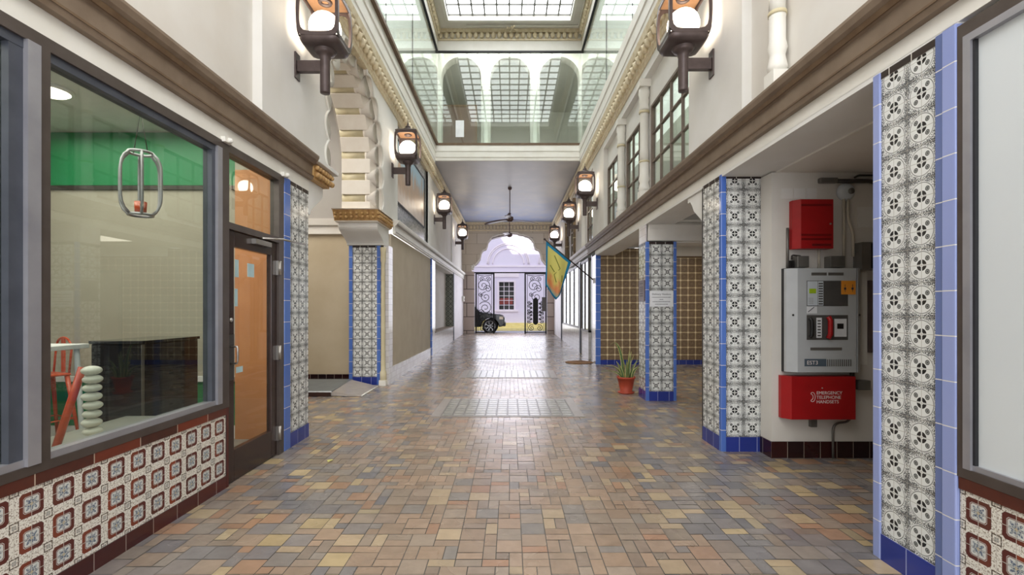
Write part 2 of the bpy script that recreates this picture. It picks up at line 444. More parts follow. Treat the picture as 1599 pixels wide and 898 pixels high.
# ------------------------------------------------------------------ mesh builder
class MB:
    def __init__(s, uvo=(0, 0, 0)):
        s.v = []; s.f = []; s.sm = []; s.mi = []; s.uvs = {}; s.uvo = uvo; s.cm = 0; s.cols = None
    def add(s, vs, fs, smooth=False, uvs=None):
        b = len(s.v); s.v += [tuple(p) for p in vs]
        for i, f in enumerate(fs):
            if uvs: s.uvs[len(s.f)] = uvs[i]
            s.f.append([b + k for k in f]); s.sm.append(smooth); s.mi.append(s.cm)
        return s
    def box(s, x0, x1, y0, y1, z0, z1):
        if x0 > x1: x0, x1 = x1, x0
        if y0 > y1: y0, y1 = y1, y0
        if z0 > z1: z0, z1 = z1, z0
        v = [(x0, y0, z0), (x1, y0, z0), (x1, y1, z0), (x0, y1, z0), (x0, y0, z1), (x1, y0, z1), (x1, y1, z1), (x0, y1, z1)]
        return s.add(v, [(3, 2, 1, 0), (4, 5, 6, 7), (0, 1, 5, 4), (1, 2, 6, 5), (2, 3, 7, 6), (3, 0, 4, 7)])
    def prism(s, poly, axis, a0, a1, smooth=False):
        """poly: 2d points; axis 'x' -> (y,z), 'y' -> (x,z), 'z' -> (x,y)"""
        def P(p, a):
            return {'x': (a, p[0], p[1]), 'y': (p[0], a, p[1]), 'z': (p[0], p[1], a)}[axis]
        n = len(poly)
        v = [P(p, a0) for p in poly] + [P(p, a1) for p in poly]
        s.add(v, [tuple(range(n))[::-1], tuple(range(n, 2 * n))])
        b = [(i, (i + 1) % n, n + (i + 1) % n, n + i) for i in range(n)]
        s.f_extra = None
        base = len(s.v) - 2 * n
        for q in b:
            s.f.append([base + k for k in q]); s.sm.append(smooth); s.mi.append(s.cm)
        return s
    def sheet(s, A, B, closed=False, smooth=True):
        """strip between two polylines"""
        n = len(A)
        fs = [(i, (i + 1) % n, n + (i + 1) % n, n + i) for i in range(n if closed else n - 1)]
        return s.add(list(A) + list(B), fs, smooth)
    def loft(s, rings, closed=True, caps=True, smooth=True):
        n = len(rings[0]); v = [p for r in rings for p in r]; fs = []
        for j in range(len(rings) - 1):
            for i in range(n if closed else n - 1):
                a = j * n + i; b = j * n + (i + 1) % n
                fs.append((a, b, b + n, a + n))
        s.add(v, fs, smooth)
        if caps:
            base = len(s.v) - len(v)
            s.f.append([base + i for i in range(n)][::-1]); s.sm.append(False); s.mi.append(s.cm)
            s.f.append([base + len(v) - n + i for i in range(n)]); s.sm.append(False); s.mi.append(s.cm)
        return s
    def tube(s, pts, r, n=8, closed=False, caps=True):
        pts = [Vector(p) for p in pts]; rings = []; m = len(pts)
        up = None
        for i in range(m):
            if closed: d = pts[(i + 1) % m] - pts[i - 1]
            else: d = pts[min(i + 1, m - 1)] - pts[max(i - 1, 0)]
            if d.length < 1e-9: d = Vector((0, 0, 1))
            d.normalize()
            if up is None:
                up = Vector((0, 0, 1)) if abs(d.z) < 0.9 else Vector((1, 0, 0))
            a = d.cross(up)
            if a.length < 1e-4: a = d.cross(Vector((0, 1, 0)))
            a.normalize(); up = a.cross(d).normalized()
            rr = r[i] if isinstance(r, (list, tuple)) else r
            rings.append([pts[i] + (a * math.cos(2 * PI * k / n) + up * math.sin(2 * PI * k / n)) * rr for k in range(n)])
        if closed:
            rings.append(rings[0]); return s.loft(rings, True, False)
        return s.loft(rings, True, caps)
    def lathe(s, prof, c, axis='z', n=20, caps=True, flute=0, fd=0.0):
        """prof: [(r, h)]"""
        rings = []
        for r, h in prof:
            ring = []
            for k in range(n):
                a = 2 * PI * k / n
                q = r * (1 - (fd if (flute and k % 2) else 0))
                x, y = q * math.cos(a), q * math.sin(a)
                ring.append({'z': (c[0] + x, c[1] + y, c[2] + h), 'x': (c[0] + h, c[1] + x, c[2] + y), 'y': (c[0] + x, c[1] + h, c[2] - y)}[axis])
            rings.append(ring)
        return s.loft(rings, True, caps)
    def cyl(s, p0, p1, r, n=14):
        return s.tube([p0, p1], r, n)
    def ball(s, c, r, n=20, m=12, sq=(1, 1, 1)):
        rings = []
        for j in range(1, m):
            t = PI * j / m
            rings.append([(c[0] + sq[0] * r * math.sin(t) * math.cos(2 * PI * k / n), c[1] + sq[1] * r * math.sin(t) * math.sin(2 * PI * k / n), c[2] - sq[2] * r * math.cos(t)) for k in range(n)])
        return s.loft(rings, True, True)
    def build(s, name, mat, parent=None, loc=None, bevel=0.0, **props):
        me = bpy.data.meshes.new(name)
        me.from_pydata(s.v, [], s.f)
        mats = mat if isinstance(mat, (list, tuple)) else [mat]
        for m in mats: me.materials.append(M[m] if isinstance(m, str) else m)
        bm = bmesh.new(); bm.from_mesh(me)
        bm.faces.ensure_lookup_table()
        for i, f in enumerate(bm.faces):
            f.material_index = s.mi[i]; f.smooth = s.sm[i]
        bmesh.ops.recalc_face_normals(bm, faces=bm.faces)
        bm.normal_update()
        L = bm.loops.layers.uv.new('UVMap')
        ox, oy, oz = s.uvo
        for i, f in enumerate(bm.faces):
            if i in s.uvs:
                for lp, q in zip(f.loops, s.uvs[i]): lp[L].uv = q
                continue
            nx, ny, nz = abs(f.normal.x), abs(f.normal.y), abs(f.normal.z)
            for lp in f.loops:
                x, y, z = lp.vert.co
                if nx >= ny and nx >= nz: lp[L].uv = (y - oy, z - oz)
                elif ny >= nz: lp[L].uv = (x - ox, z - oz)
                else: lp[L].uv = (x - ox, y - oy)
        bm.to_mesh(me); bm.free()
        ob = bpy.data.objects.new(name, me)
        COL.objects.link(ob)
        if parent: ob.parent = parent
        if loc: ob.location = loc
        if bevel:
            md = ob.modifiers.new('bevel', 'BEVEL'); md.width = bevel; md.segments = 2; md.limit_method = 'ANGLE'
        for k, v in props.items(): ob[k] = v
        return ob

def thing(name, label, cat, loc=(0, 0, 0), rz=0.0, group=None):
    o = bpy.data.objects.new(name, None); COL.objects.link(o)
    o.empty_display_size = 0.1
    o.location = loc; o.rotation_euler = (0, 0, rz)
    o['label'] = label; o['category'] = cat
    if group: o['group'] = group
    return o
def tag(o, label, cat, group=None):
    o['label'] = label; o['category'] = cat
    if group: o['group'] = group
    return o
def struct(name, mb, mat, **k):
    o = mb.build(name, mat, **k); o['kind'] = 'structure'; return o
def struct_root(name, loc=(0, 0, 0)):
    o = bpy.data.objects.new(name, None); COL.objects.link(o); o.location = loc; o['kind'] = 'structure'; return o
def kids(o): return [c for c in COL.objects if c.parent == o]
def dup(root, loc, rz, label, group=None):
    r = root.copy(); COL.objects.link(r); r.location = loc; r.rotation_euler = (0, 0, rz); r['label'] = label
    if group: r['group'] = group
    for ch in kids(root):
        c = ch.copy(); COL.objects.link(c); c.parent = r
        for g in kids(ch):
            d = g.copy(); COL.objects.link(d); d.parent = c
    return r
def text(body, size, mat, parent, loc, rot, align='LEFT', name='lettering', ext=0.0006):
    cu = bpy.data.curves.new(name, 'FONT'); cu.body = body; cu.size = size; cu.align_x = align; cu.extrude = ext
    cu.materials.append(M[mat])
    tmp = bpy.data.objects.new(name + '_curve', cu); COL.objects.link(tmp)
    bpy.context.view_layer.update()
    me = bpy.data.meshes.new_from_object(tmp.evaluated_get(bpy.context.evaluated_depsgraph_get()))
    bpy.data.objects.remove(tmp)
    if not me.materials: me.materials.append(M[mat])
    o = bpy.data.objects.new(name, me); COL.objects.link(o); o.parent = parent; o.location = loc; o.rotation_euler = rot
    return o

XL, XR = -2.31, 2.15
def zf(y): return 0.0 if y < 8 else 0.016 * (y - 8)
YE = 23.5            # gate wall

# ================================================================== FLOOR
def tile_colour(x, y):
    r = random.random()
    side = min(1.0, max(0.0, (abs(x + 0.05) - 0.75) / 0.7 + random.uniform(-0.25, 0.25)))
    if random.random() < side:
        if r < 0.50: c = random.choice([(106, 104, 106), (114, 108, 106), (98, 97, 102), (120, 112, 104)])
        elif r < 0.76: c = random.choice([(128, 114, 100), (136, 118, 102), (122, 108, 96)])
        elif r < 0.90: c = random.choice([(164, 144, 110), (172, 150, 108), (154, 138, 108)])
        else: c = random.choice([(148, 112, 86), (138, 106, 84)])
    else:
        if r < 0.52: c = random.choice([(148, 122, 100), (144, 120, 100), (138, 116, 97)])
        elif r < 0.82: c = random.choice([(134, 118, 103), (140, 124, 109), (130, 112, 98)])
        elif r < 0.92: c = random.choice([(164, 142, 112), (158, 138, 110)])
        else: c = random.choice([(150, 110, 84), (118, 112, 108)])
    m_ = (136, 122, 108); c = tuple(q * .80 + g_ * .20 + 12 for q, g_ in zip(c, m_))
    k = random.uniform(0.95, 1.05)
    return tuple(min(255, q * k) for q in c)

regions = [(XL - 0.05, XR + 0.05, -0.8, YE + 0.5), (XR, 6.6, 2.6, 12.4), (-5.2, XL, 5.3, 9.6)]
def inreg(x, y): return any(a <= x <= b and c <= y <= d for a, b, c, d in regions)
CELL = 0.0775
verts, faces, cols = [], [], []
x0g, x1g, y0g, y1g = -5.2, 6.6, -0.8, YE + 0.5
NX = int((x1g - x0g) / CELL); NY = int((y1g - y0g) / CELL)
used = bytearray(NX * NY)
for j in range(NY):
    for i in range(NX):
        if used[j * NX + i]: continue
        cx, cy = x0g + (i + .5) * CELL, y0g + (j + .5) * CELL
        if not inreg(cx, cy): continue
        far = cy > 8.2 and abs(cx) < 2.3
        r = random.random()
        opts = [(2, 2), (2, 1), (1, 2), (1, 1)] if r < 0.40 else ([(2, 1), (1, 1)] if r < 0.70 else ([(1, 2), (1, 1)] if r < 0.93 else [(1, 1)]))
        if far: opts = [(1, 2), (1, 1)] if (abs(cx) < 1.3 or r < 0.3) else [(2, 1), (1, 1)]
        for a, b in opts:
            if i + a <= NX and j + b <= NY and not any(used[(j + q) * NX + i + p] for p in range(a) for q in range(b)): break
        else:
            a, b = 1, 1
        for p in range(a):
            for q in range(b): used[(j + q) * NX + i + p] = 1
        g = 0.0026
        X0, X1 = x0g + i * CELL + g, x0g + (i + a) * CELL - g
        Y0, Y1 = y0g + j * CELL + g, y0g + (j + b) * CELL - g
        dz = random.uniform(-0.0006, 0.0006); tx = random.uniform(-0.0006, 0.0006); ty = random.uniform(-0.0006, 0.0006)
        k = len(verts)
        verts += [(X0, Y0, zf(Y0) + dz - tx - ty), (X1, Y0, zf(Y0) + dz + tx - ty), (X1, Y1, zf(Y1) + dz + tx + ty), (X0, Y1, zf(Y1) + dz - tx + ty)]
        faces.append((k, k + 1, k + 2, k + 3)); cols.append(tile_colour(cx, cy))
me = bpy.data.meshes.new('floor')
me.from_pydata(verts, [], faces)
ca = me.color_attributes.new('Col', 'FLOAT_COLOR', 'CORNER')
buf = []
for c in cols:
    l = lin(c); buf += [l[0], l[1], l[2], 1.0] * 4
ca.data.foreach_set('color', buf)
me.materials.append(M['floor_tiles'])
floor = bpy.data.objects.new('floor', me); COL.objects.link(floor); floor['kind'] = 'structure'
mb = MB()
for a, b in ((-1.0, 8.0), (8.0, 24.0)):
    x0, x1 = -6.8, 6.8
    mb.add([(x0, a, zf(a) - .0022), (x1, a, zf(a) - .0022), (x1, b, zf(b) - .0022), (x0, b, zf(b) - .0022),
            (x0, a, -.2), (x1, a, -.2), (x1, b, -.2), (x0, b, -.2)], [(0, 1, 2, 3), (7, 6, 5, 4), (0, 4, 5, 1), (2, 6, 7, 3), (0, 3, 7, 4), (1, 5, 6, 2)])
g = mb.build('grout_bed', 'floor_grout', parent=floor)
# open entrance paving behind the viewer
struct('floor_entrance', MB().box(-7, 7, -14, -1.0, -0.2, -0.003), 'kerb_grey')

# floor light grilles
def grille(name, x0, x1, y0, y1, nx, ny, label):
    zc = zf((y0 + y1) / 2)
    t = thing(name, label, 'floor grille', ((x0 + x1) / 2, (y0 + y1) / 2, zc))
    sl = math.atan(0.016) if y0 > 8 else 0
    t.rotation_euler = (sl, 0, 0)
    hx, hy = (x1 - x0) / 2, (y1 - y0) / 2
    MB().box(-hx, hx, -hy, hy, 0.0012, 0.005).build('cement_frame', 'grille_cement', t)
    mb = MB(); mb2 = MB()
    ex, ey = 0.14, 0.05
    gx = (2 * hx - 2 * ex) / nx; gy = (2 * hy - 2 * ey) / ny
    mb2.box(-hx + ex - .012, hx - ex + .012, -hy + ey - .012, hy - ey + .012, 0.005, 0.0056)
    mb2.build('lens_bed', 'grille_bar', t)
    for i in range(nx):
        for j in range(ny):
            a = -hx + ex + i * gx + .011; b = -hy + ey + j * gy + .011
            mb.box(a, a + gx - .022, b, b + gy - .022, 0.0056, 0.0075)
    o = mb.build('glass_lenses', 'lens_glass', t)
grille('floor_light_grille', -1.08, 1.0, 6.42, 7.72, 12, 8, 'nearest and largest grey floor grille, many small glass lenses in rows')
grille('floor_light_grille', -1.06, 0.98, 9.85, 10.95, 13, 1, 'middle grey floor grille with one row of long glass lenses')
grille('floor_light_grille', -1.1, 1.02, 13.1, 14.5, 13, 1, 'farthest and smallest looking floor grille, beyond the other two')

# ================================================================== LEFT SIDE WALLS
# tiled parapet below the shop window (D -1 .. 3.87)
wl = struct_root('wall_left_parapet')
MB(uvo=(0, 3.87 - 0.165 * 30, 0.10)).box(XL - .05, XL, -1, 3.87, 0.10, 0.595).build('patterned_tiles', 'medallion_tiles', wl)
MB().box(XL - .05, XL + .006, -1, 3.87, -0.02, 0.10).build('base_tiles', 'foot_brown', wl)
MB().box(XL - .05, XL + .008, -1, 3.87, 0.595, 0.652).build('cap_tiles', 'cap_brown', wl)
MB().box(XL - .30, XL - .05, -1, 3.87, -0.02, 0.60).build('parapet_core', 'plaster_beige', wl)
MB().box(XL - .05, XL + .007, 3.872, 3.90, 0.0, 0.652).build('end_tiles', 'foot_brown', wl)

# shop window frame
win = struct_root('window_1')
mb = MB()
mb.box(XL - .09, XL + .012, -1, 3.90, 0.654, 0.70)
mb.box(XL - .09, XL + .012, -1, 4.85, 2.735, 2.80)
mb.box(XL - .09, XL + .012, 3.80, 3.90, 0.70, 2.735)
mb.box(XL - .09, XL + .012, 2.33, 2.385, 0.70, 2.735)
mb.build('window_frame', 'frame_brown', win)
mb = MB()
mb.box(XL - .08, XL + .020, 2.265, 2.33, 0.70, 2.735)
mb.box(XL - .08, XL + .018, 3.74, 3.80, 0.70, 2.735)
mb.box(XL - .07, XL + .004, -1, 3.80, 0.70, 0.735)
mb.build('aluminium_trim', 'frame_silver', win)
mb = MB()
mb.box(XL - .075, XL - .004, 2.20, 2.265, 0.735, 2.735)
mb.box(XL - .075, XL - .004, 3.70, 3.74, 0.735, 2.735)
mb.box(XL - .075, XL - .002, -1, 3.74, 2.69, 2.735)
mb.build('gasket', 'gasket_blue', win)
MB().box(XL - .045, XL - .038, 2.385, 3.70, 0.735, 2.69).build('pane', 'shop_glass', win)
MB().box(XL - .045, XL - .038, -1, 2.20, 0.735, 2.69).build('pane', 'shop_glass', win)
mb = MB().box(XL - .75, XL - .31, -1, 3.80, 0.56, 0.60)
mb.build('inner_ledge', 'shop_floor', win)

# white band over window and the near cornice
def cornice(name, x, sgn, y0, y1, mat, groove):
    """stepped moulding on the wall; sgn: direction into the passage"""
    r = struct_root(name)
    def P(o): return x + sgn * o
    prof = [(0, 2.93), (0.045, 2.93), (0.06, 2.965), (0.06, 2.975), (0.04, 2.985), (0.05, 3.09), (0.07, 3.10), (0.085, 3.125), (0.11, 3.145), (0.125, 3.18), (0.125, 3.20), (0, 3.20)]
    MB().prism([(P(o), z) for o, z in prof], 'y', y0, y1).build('moulding', mat, r)
    mb = MB()
    mb.prism([(P(.0601), 2.962), (P(.064), 2.962), (P(.064), 2.976), (P(.0601), 2.976)], 'y', y0, y1)
    mb.prism([(P(.070), 3.096), (P(.078), 3.096), (P(.092), 3.124), (P(.080), 3.124)], 'y', y0, y1)
    mb.build('dark_groove', groove, r)
    return r
cornice('trim_1', XL, 1, -1, 5.46, 'cornice_brown', 'cornice_groove')
cornice('trim_2', XR, -1, -1, 13.0, 'cornice_brown', 'cornice_groove')
cornice('trim_3', XL, 1, 9.36, YE, 'fascia_white', 'plaster_grey')
cornice('trim_4', XR, -1, 13.0, YE, 'fascia_lilac', 'plaster_grey')
struct('trim_5', MB().box(XL - .10, XL + .002, -1, 4.86, 2.80, 2.93), 'fascia_white')
struct('trim_6', MB().box(XL - .10, XL + .002, 4.86, 5.46, 2.80, 2.93), 'fascia_white')

# shop door
d = struct_root('door_1')
MB().box(XL - .08, XL + .010, 4.745, 4.845, 0.0, 2.735).build('door_frame', 'frame_brown', d)
MB().box(XL - .08, XL + .010, 3.90, 4.745, 2.11, 2.165).build('transom_bar', 'frame_brown', d)
MB().box(XL - .05, XL - .044, 3.90, 4.745, 2.165, 2.735).build('transom_pane', 'shop_glass', d)
mb = MB()
mb.box(XL - .06, XL - .012, 3.905, 4.01, 0.01, 2.105)
mb.box(XL - .06, XL - .012, 4.635, 4.742, 0.01, 2.105)
mb.box(XL - .06, XL - .012, 4.01, 4.635, 1.975, 2.105)
mb.box(XL - .06, XL - .012, 4.01, 4.635, 0.01, 0.27)
leaf = mb.build('door_leaf', 'door_dark', d, bevel=0.004)
MB().box(XL - .038, XL - .032, 4.01, 4.635, 0.27, 1.975).build('glass_pane', 'door_glass', leaf)
mb = MB()
for z, y, wy, hz in ((1.80, 4.05, .055, .15), (1.80, 4.27, .11, .12), (1.55, 4.04, .045, .15), (0.93, 4.09, .10, .05)):
    mb.box(XL - .031, XL - .029, y - wy / 2 + .03, y + wy / 2 + .03, z - hz / 2, z + hz / 2)
mb.build('paper_notices', 'paper_blue', leaf)
mb = MB()
mb.tube([(XL - .012, 3.955, 1.00), (XL + .045, 3.955, 1.00), (XL + .05, 3.955, 1.02), (XL + .05, 3.955, 1.12), (XL + .045, 3.955, 1.14), (XL - .012, 3.955, 1.14)], 0.008)
mb.build('pull_handle', 'steel', leaf)
MB().box(XL - .0115, XL - .006, 3.915, 4.0, 0.86, 1.24).build('handle_plate', 'conduit_dark', leaf)
mb = MB(); mb.lathe([(0.0, 0), (0.018, 0), (0.018, 0.012), (0.0, 0.014)], (XL - .012, 3.955, 1.36), 'x', 14)
mb.build('lock_cylinder', 'steel', leaf)
mb = MB()
mb.box(XL - .012, XL + .03, 4.28, 4.56, 2.04, 2.085)
mb.tube([(XL + .04, 4.36, 2.10), (XL + .14, 4.55, 2.115), (XL + .20, 4.9, 2.115)], 0.010, 6)
mb.build('door_closer', 'steel', d)
for z in (0.22, 1.02, 1.86):
    mb = MB(); mb.cyl((XL + .018, 4.748, z - .07), (XL + .018, 4.748, z + .07), .012, 10); mb.box(XL - .011, XL + .014, 4.72, 4.775, z - .07, z + .07)
    mb.build('hinge', 'steel', d)
for y in (3.85, 4.84):
    mb = MB(); mb.box(XL + .003, XL + .04, y - .05, y + .05, 2.79, 2.83); mb.ball((XL + .05, y, 2.81), .022, 10, 6)
    o = mb.build('security_sensor', 'fascia_white'); tag(o, 'small white sensor above the %s end of the dark door' % ('near' if y < 4 else 'far'), 'sensor', 'white sensors over the shop door')

# shop interior
struct('wall_shop_back', MB().box(-7.0, -3.06, 5.36, 5.42, -0.02, 3.5), 'shop_beige')
mb = MB().box(-7.0, -3.08, 5.345, 5.358, 2.84, 3.43)
g = struct('wall_shop_green_band', mb, 'green_paint')
struct('trim_7', MB().box(-7.0, -3.08, 5.335, 5.358, 2.79, 2.835), 'conduit_dark')
struct('baseboard_shop_green', MB().box(-7.0, -3.08, 5.345, 5.358, 0.15, 0.64), 'green_paint')
struct('baseboard_shop_white', MB().box(-7.0, -3.08, 5.335, 5.358, 0.0, 0.145), 'white_paint')
struct('trim_8', MB().box(-7.0, -3.08, 5.315, 5.358, 0.642, 0.70), 'white_paint')
struct('wall_shop_plywood', MB().box(-3.06, XL - .09, 5.30, 5.36, -0.02, 3.0), 'plywood')
struct('wall_shop_upper_plaster', MB().box(-3.06, XL - .09, 5.30, 5.36, 3.0, 3.5), 'shop_beige')
struct('wall_shop_far', MB().box(-7.06, -7.0, -1, 5.42, -0.02, 3.5), 'shop_beige')
struct('wall_shop_rear', MB().box(-7.0, XL - .10, -1.06, -1.0, -0.02, 3.5), 'shop_beige')
struct('floor_shop', MB().box(-7.0, XL - .10, -1, 5.36, 0.0, 0.006), 'shop_floor')
struct('ceiling_shop', MB().box(-7.0, XL - .10, -1, 5.36, 3.44, 3.5), 'shop_ceiling')
t = thing('ceiling_lamp', 'round flat ceiling lamp seen through the shop window', 'ceiling lamp', (-4.15, 4.3, 3.44))
MB().lathe([(0.0, 0), (0.17, 0), (0.17, -.03), (0.0, -.031)], (0, 0, 0), 'z', 24).build('rim', 'white_paint', t)
MB().lathe([(0.0, -.032), (0.145, -.032), (0.12, -.05), (0.0, -.055)], (0, 0, 0), 'z', 24).build('diffuser', 'disc_lamp', t)
# counter display case
t = thing('display_case', 'black glossy counter case behind the shop window', 'display case', (-3.22, 4.25, 0.006))
MB().box(-.21, .21, -.35, .35, 0, 1.16).build('case_body', 'gloss_black', t, bevel=0.01)
MB().box(-.22, .22, -.36, .36, 1.16, 1.185).build('top_board', 'gloss_black', t)
MB().box(.2105, .214, -.36, -.33, 0.02, 1.155).build('edge_strip', 'conduit_grey', t)
# white high tables
def high_table(x, y, w_, l_, h, label):
    t = thing('high_table', label, 'table', (x, y, 0.006))
    MB().box(-w_ / 2, w_ / 2, -l_ / 2, l_ / 2, h - .035, h).build('tabletop', 'white_paint', t, bevel=.004)
    for a in (-1, 1):
        for b in (-1, 1):
            MB().tube([(a * (w_ / 2 - .05), b * (l_ / 2 - .06), h - .036), (a * (w_ / 2 - .01), b * (l_ / 2 - .02), 0.0)], .018, 8).build('leg', 'white_paint', t)
    return t
high_table(-3.72, 3.13, 0.7, 1.38, 1.17, 'white high table inside the shop, next to the black case')
high_table(-5.4, 3.6, 0.8, 1.2, 1.10, 'white high table deeper in the shop, behind the bar stools')
# metal bar stools
def bar_stool(label, loc, rz):
    t = thing('bar_stool', label, 'stool', loc, rz, 'orange metal bar stools')
    MB().box(-.17, .17, -.17, .17, .74, .765).build('seat', 'orange_metal', t, bevel=.012)
    for a in (-1, 1):
        for b in (-1, 1):
            MB().tube([(a * .14, b * .14, .739), (a * .22, b * .22, 0.0)], [.024, .014], 8).build('leg', 'orange_metal', t)
    mb = MB(); z = .28
    q = [(-.19, -.19, z), (.19, -.19, z), (.19, .19, z), (-.19, .19, z)]
    for i in range(4): mb.tube([q[i], q[(i + 1) % 4]], .008, 6)
    mb.build('footrest', 'orange_metal', t)
    pts = [(-.15, .155, .766)] + [(-.15 * math.cos(k / 10 * PI), .175, 1.02 + .12 * math.sin(k / 10 * PI)) for k in range(11)] + [(.15, .155, .766)]
    mb = MB(); mb.tube(pts, .011, 8); mb.box(-.03, .03, .165, .178, .767, 1.13)
    mb.build('backrest', 'orange_metal', t)
bar_stool('orange bar stool with curved back at the left edge of the photo', (-4.75, 4.35, 0.006), 0.5)
bar_stool('orange bar stool half hidden behind the window mullion', (-4.9, 5.0, 0.006), -0.4)
# orange leaning bar with stacked pebbles, standing on the inner ledge
o = MB().tube([(-2.80, 2.94, 0.6), (-2.735, 3.05, 1.08)], .022, 8).build('leaning_bar', 'orange_metal')
tag(o, 'orange metal bar leaning behind the stacked white pebbles', 'metal bar')
for k in range(9):
    r = .050 + .002 * ((k * 7) % 3)
    o = MB().ball((0, 0, 0), r, 18, 10, (1, 1, .55)).build('pebble', 'pebble', None, (-2.63 + .004 * math.sin(k * 2.1), 3.0, 0.629 + k * .0545))
    pos = ['at the bottom', 'second from the bottom', 'third from the bottom', 'fourth from the bottom', 'in the middle', 'fourth from the top', 'third from the top', 'second from the top', 'at the top'][k]
    tag(o, 'smooth white pebble %s of the stack behind the shop window' % pos, 'pebble', 'white pebbles stacked behind the shop window')
# hanging cage pendant
t = thing('pendant_lantern', 'pale wire cage pendant hanging behind the shop window', 'pendant', (-3.1, 4.0, 2.50))
Hh = .52; R = .155
for k in range(6):
    a = k * PI / 3 + .2
    pts = []
    for j in range(13):
        s_ = j / 12; zz = -Hh / 2 + Hh * s_
        e = max(0.0, 1 - abs(2 * s_ - 1) ** 5)
        pts.append((R * (0.55 + .45 * e) * math.cos(a), R * (0.55 + .45 * e) * math.sin(a), zz))
    MB().tube(pts, .011, 8).build('cage_rib', 'frame_silver', t)
for zz in (-Hh / 2, Hh / 2):
    MB().tube([(R * .55 * math.cos(2 * PI * k / 24), R * .55 * math.sin(2 * PI * k / 24), zz) for k in range(24)], .012, 6, closed=True).build('cage_ring', 'frame_silver', t)
MB().lathe([(0, 0), (.04, 0), (.045, .09), (0, .09)], (0, 0, -Hh / 2 + .02), 'z', 16).build('candle_cup', 'orange_metal', t)
mb = MB()
mb.tube([(-.06, 0, Hh / 2), (0, 0, Hh / 2 + .35), (.06, 0, Hh / 2)], .004, 6); mb.tube([(0, 0, Hh / 2 + .35), (0, 0, 3.44 - 2.50)], .004, 6)
mb.build('cord', 'conduit_dark', t)

# ---- tiled columns
def column_base_tiles(mb, x0, x1, y0, y1, h=0.15, o=.006):
    mb.box(x0 - o, x1 + o, y0 - o, y1 + o, -0.02, h)
def tile_column(label, x0, x1, y0, y1, ztop, edges, base='base_royal', cap=True, zb=0.0, edge_mat='edge_royal', uvo=None):
    t = thing('tiled_column', label, 'column', ((x0 + x1) / 2, (y0 + y1) / 2, zb))
    cx, cy = (x0 + x1) / 2, (y0 + y1) / 2
    a0, a1, b0, b1 = x0 - cx, x1 - cx, y0 - cy, y1 - cy
    if uvo is None: uvo = (a0, b0, 0.15)
    MB(uvo=uvo).box(a0, a1, b0, b1, 0.15, ztop - zb - (.04 if cap else 0)).build('tiled_shaft', 'rosette_tiles', t)
    mb = MB(uvo=(a0, b0, 0)); column_base_tiles(mb, a0, a1, b0, b1)
    mb.build('base_tiles', base, t)
    if cap:
        MB(uvo=(a0, b0, 0)).box(a0 - .003, a1 + .003, b0 - .003, b1 + .003, ztop - zb - .04, ztop - zb).build('cap_tiles', 'cap_black', t)
    for e in edges:
        ex0, ex1, ey0, ey1 = e[:4]; m = e[4] if len(e) > 4 else edge_mat
        MB().box(ex0 - cx, ex1 - cx, ey0 - cy, ey1 - cy, 0.0, ztop - zb + .002).build('blue_edge', m, t, bevel=.006)
    return t
# left: beside the shop door
tile_column('tiled column right after the shop door, bright blue edge, under the gilded bracket', XL - .07, XL, 4.99, 5.45, 2.80,
            [(XL - .05, XL + .014, 4.852, 4.985), ], uvo=(-.2, -.19, .15))
# left: far side of the alcove
tile_column('tiled column with two blue edges on the far side of the left alcove', -3.00, -2.40, 9.05, 9.36, 2.66,
            [(-3.06, -2.992, 9.035, 9.10), (-2.53, -2.46, 9.035, 9.10)], zb=zf(9.05), cap=True, uvo=(-.29, -.155, .15))
# colonnette at its corner and white strip
t = thing('colonnette', 'slim ochre colonnette at the corner of the left alcove column', 'column', (-2.40, 9.00, zf(9)))
MB().lathe([(0, 0), (.06, 0), (.06, .25), (.045, .28), (.04, .5), (.036, 2.3), (.05, 2.36), (.05, 2.5), (.06, 2.6), (0, 2.6)], (0, 0, 0), 'z', 14).build('shaft', 'stone_gold', t)
MB().box(-.065, .065, -.065, .065, -.02, .10).build('foot', 'fascia_white', t)
struct('wall_left_strip', MB().box(XL - .12, XL, 9.05, 9.36, -.05, 2.66), 'white_grid_tiles')
# right columns
tile_column('nearest tiled column on the right, lilac-blue edges, beside the frosted shop window', XR, XR + .40, 2.405, 2.77, 2.82,
            [(XR - .012, XR + .06, 2.36, 2.405, 'edge_peri_shaded'), (XR - .018, XR + .05, 2.285, 2.36, 'edge_periwinkle'), (XR - .010, XR + .02, 2.765, 2.82, 'edge_periwinkle'), (XR + .38, XR + .41, 2.765, 2.81)],
            uvo=(-.2, -.1825, .15))
tile_column('second tiled column on the right, blue corner edge, left of the red alarm boxes', XR, XR + .40, 4.86, 5.32, 2.82,
            [(XR - .008, XR + .045, 4.848, 4.90)], uvo=(-.2 + .045, -.23, .15))
tile_column('third tiled column on the right, with a white paper notice, next to the potted plant', XR, XR + .47, 7.55, 7.97, 2.52,
            [(XR - .008, XR + .045, 7.538, 7.59), (XR + .43, XR + .478, 7.54, 7.59)], uvo=(-.235 + .065, -.21, .15))
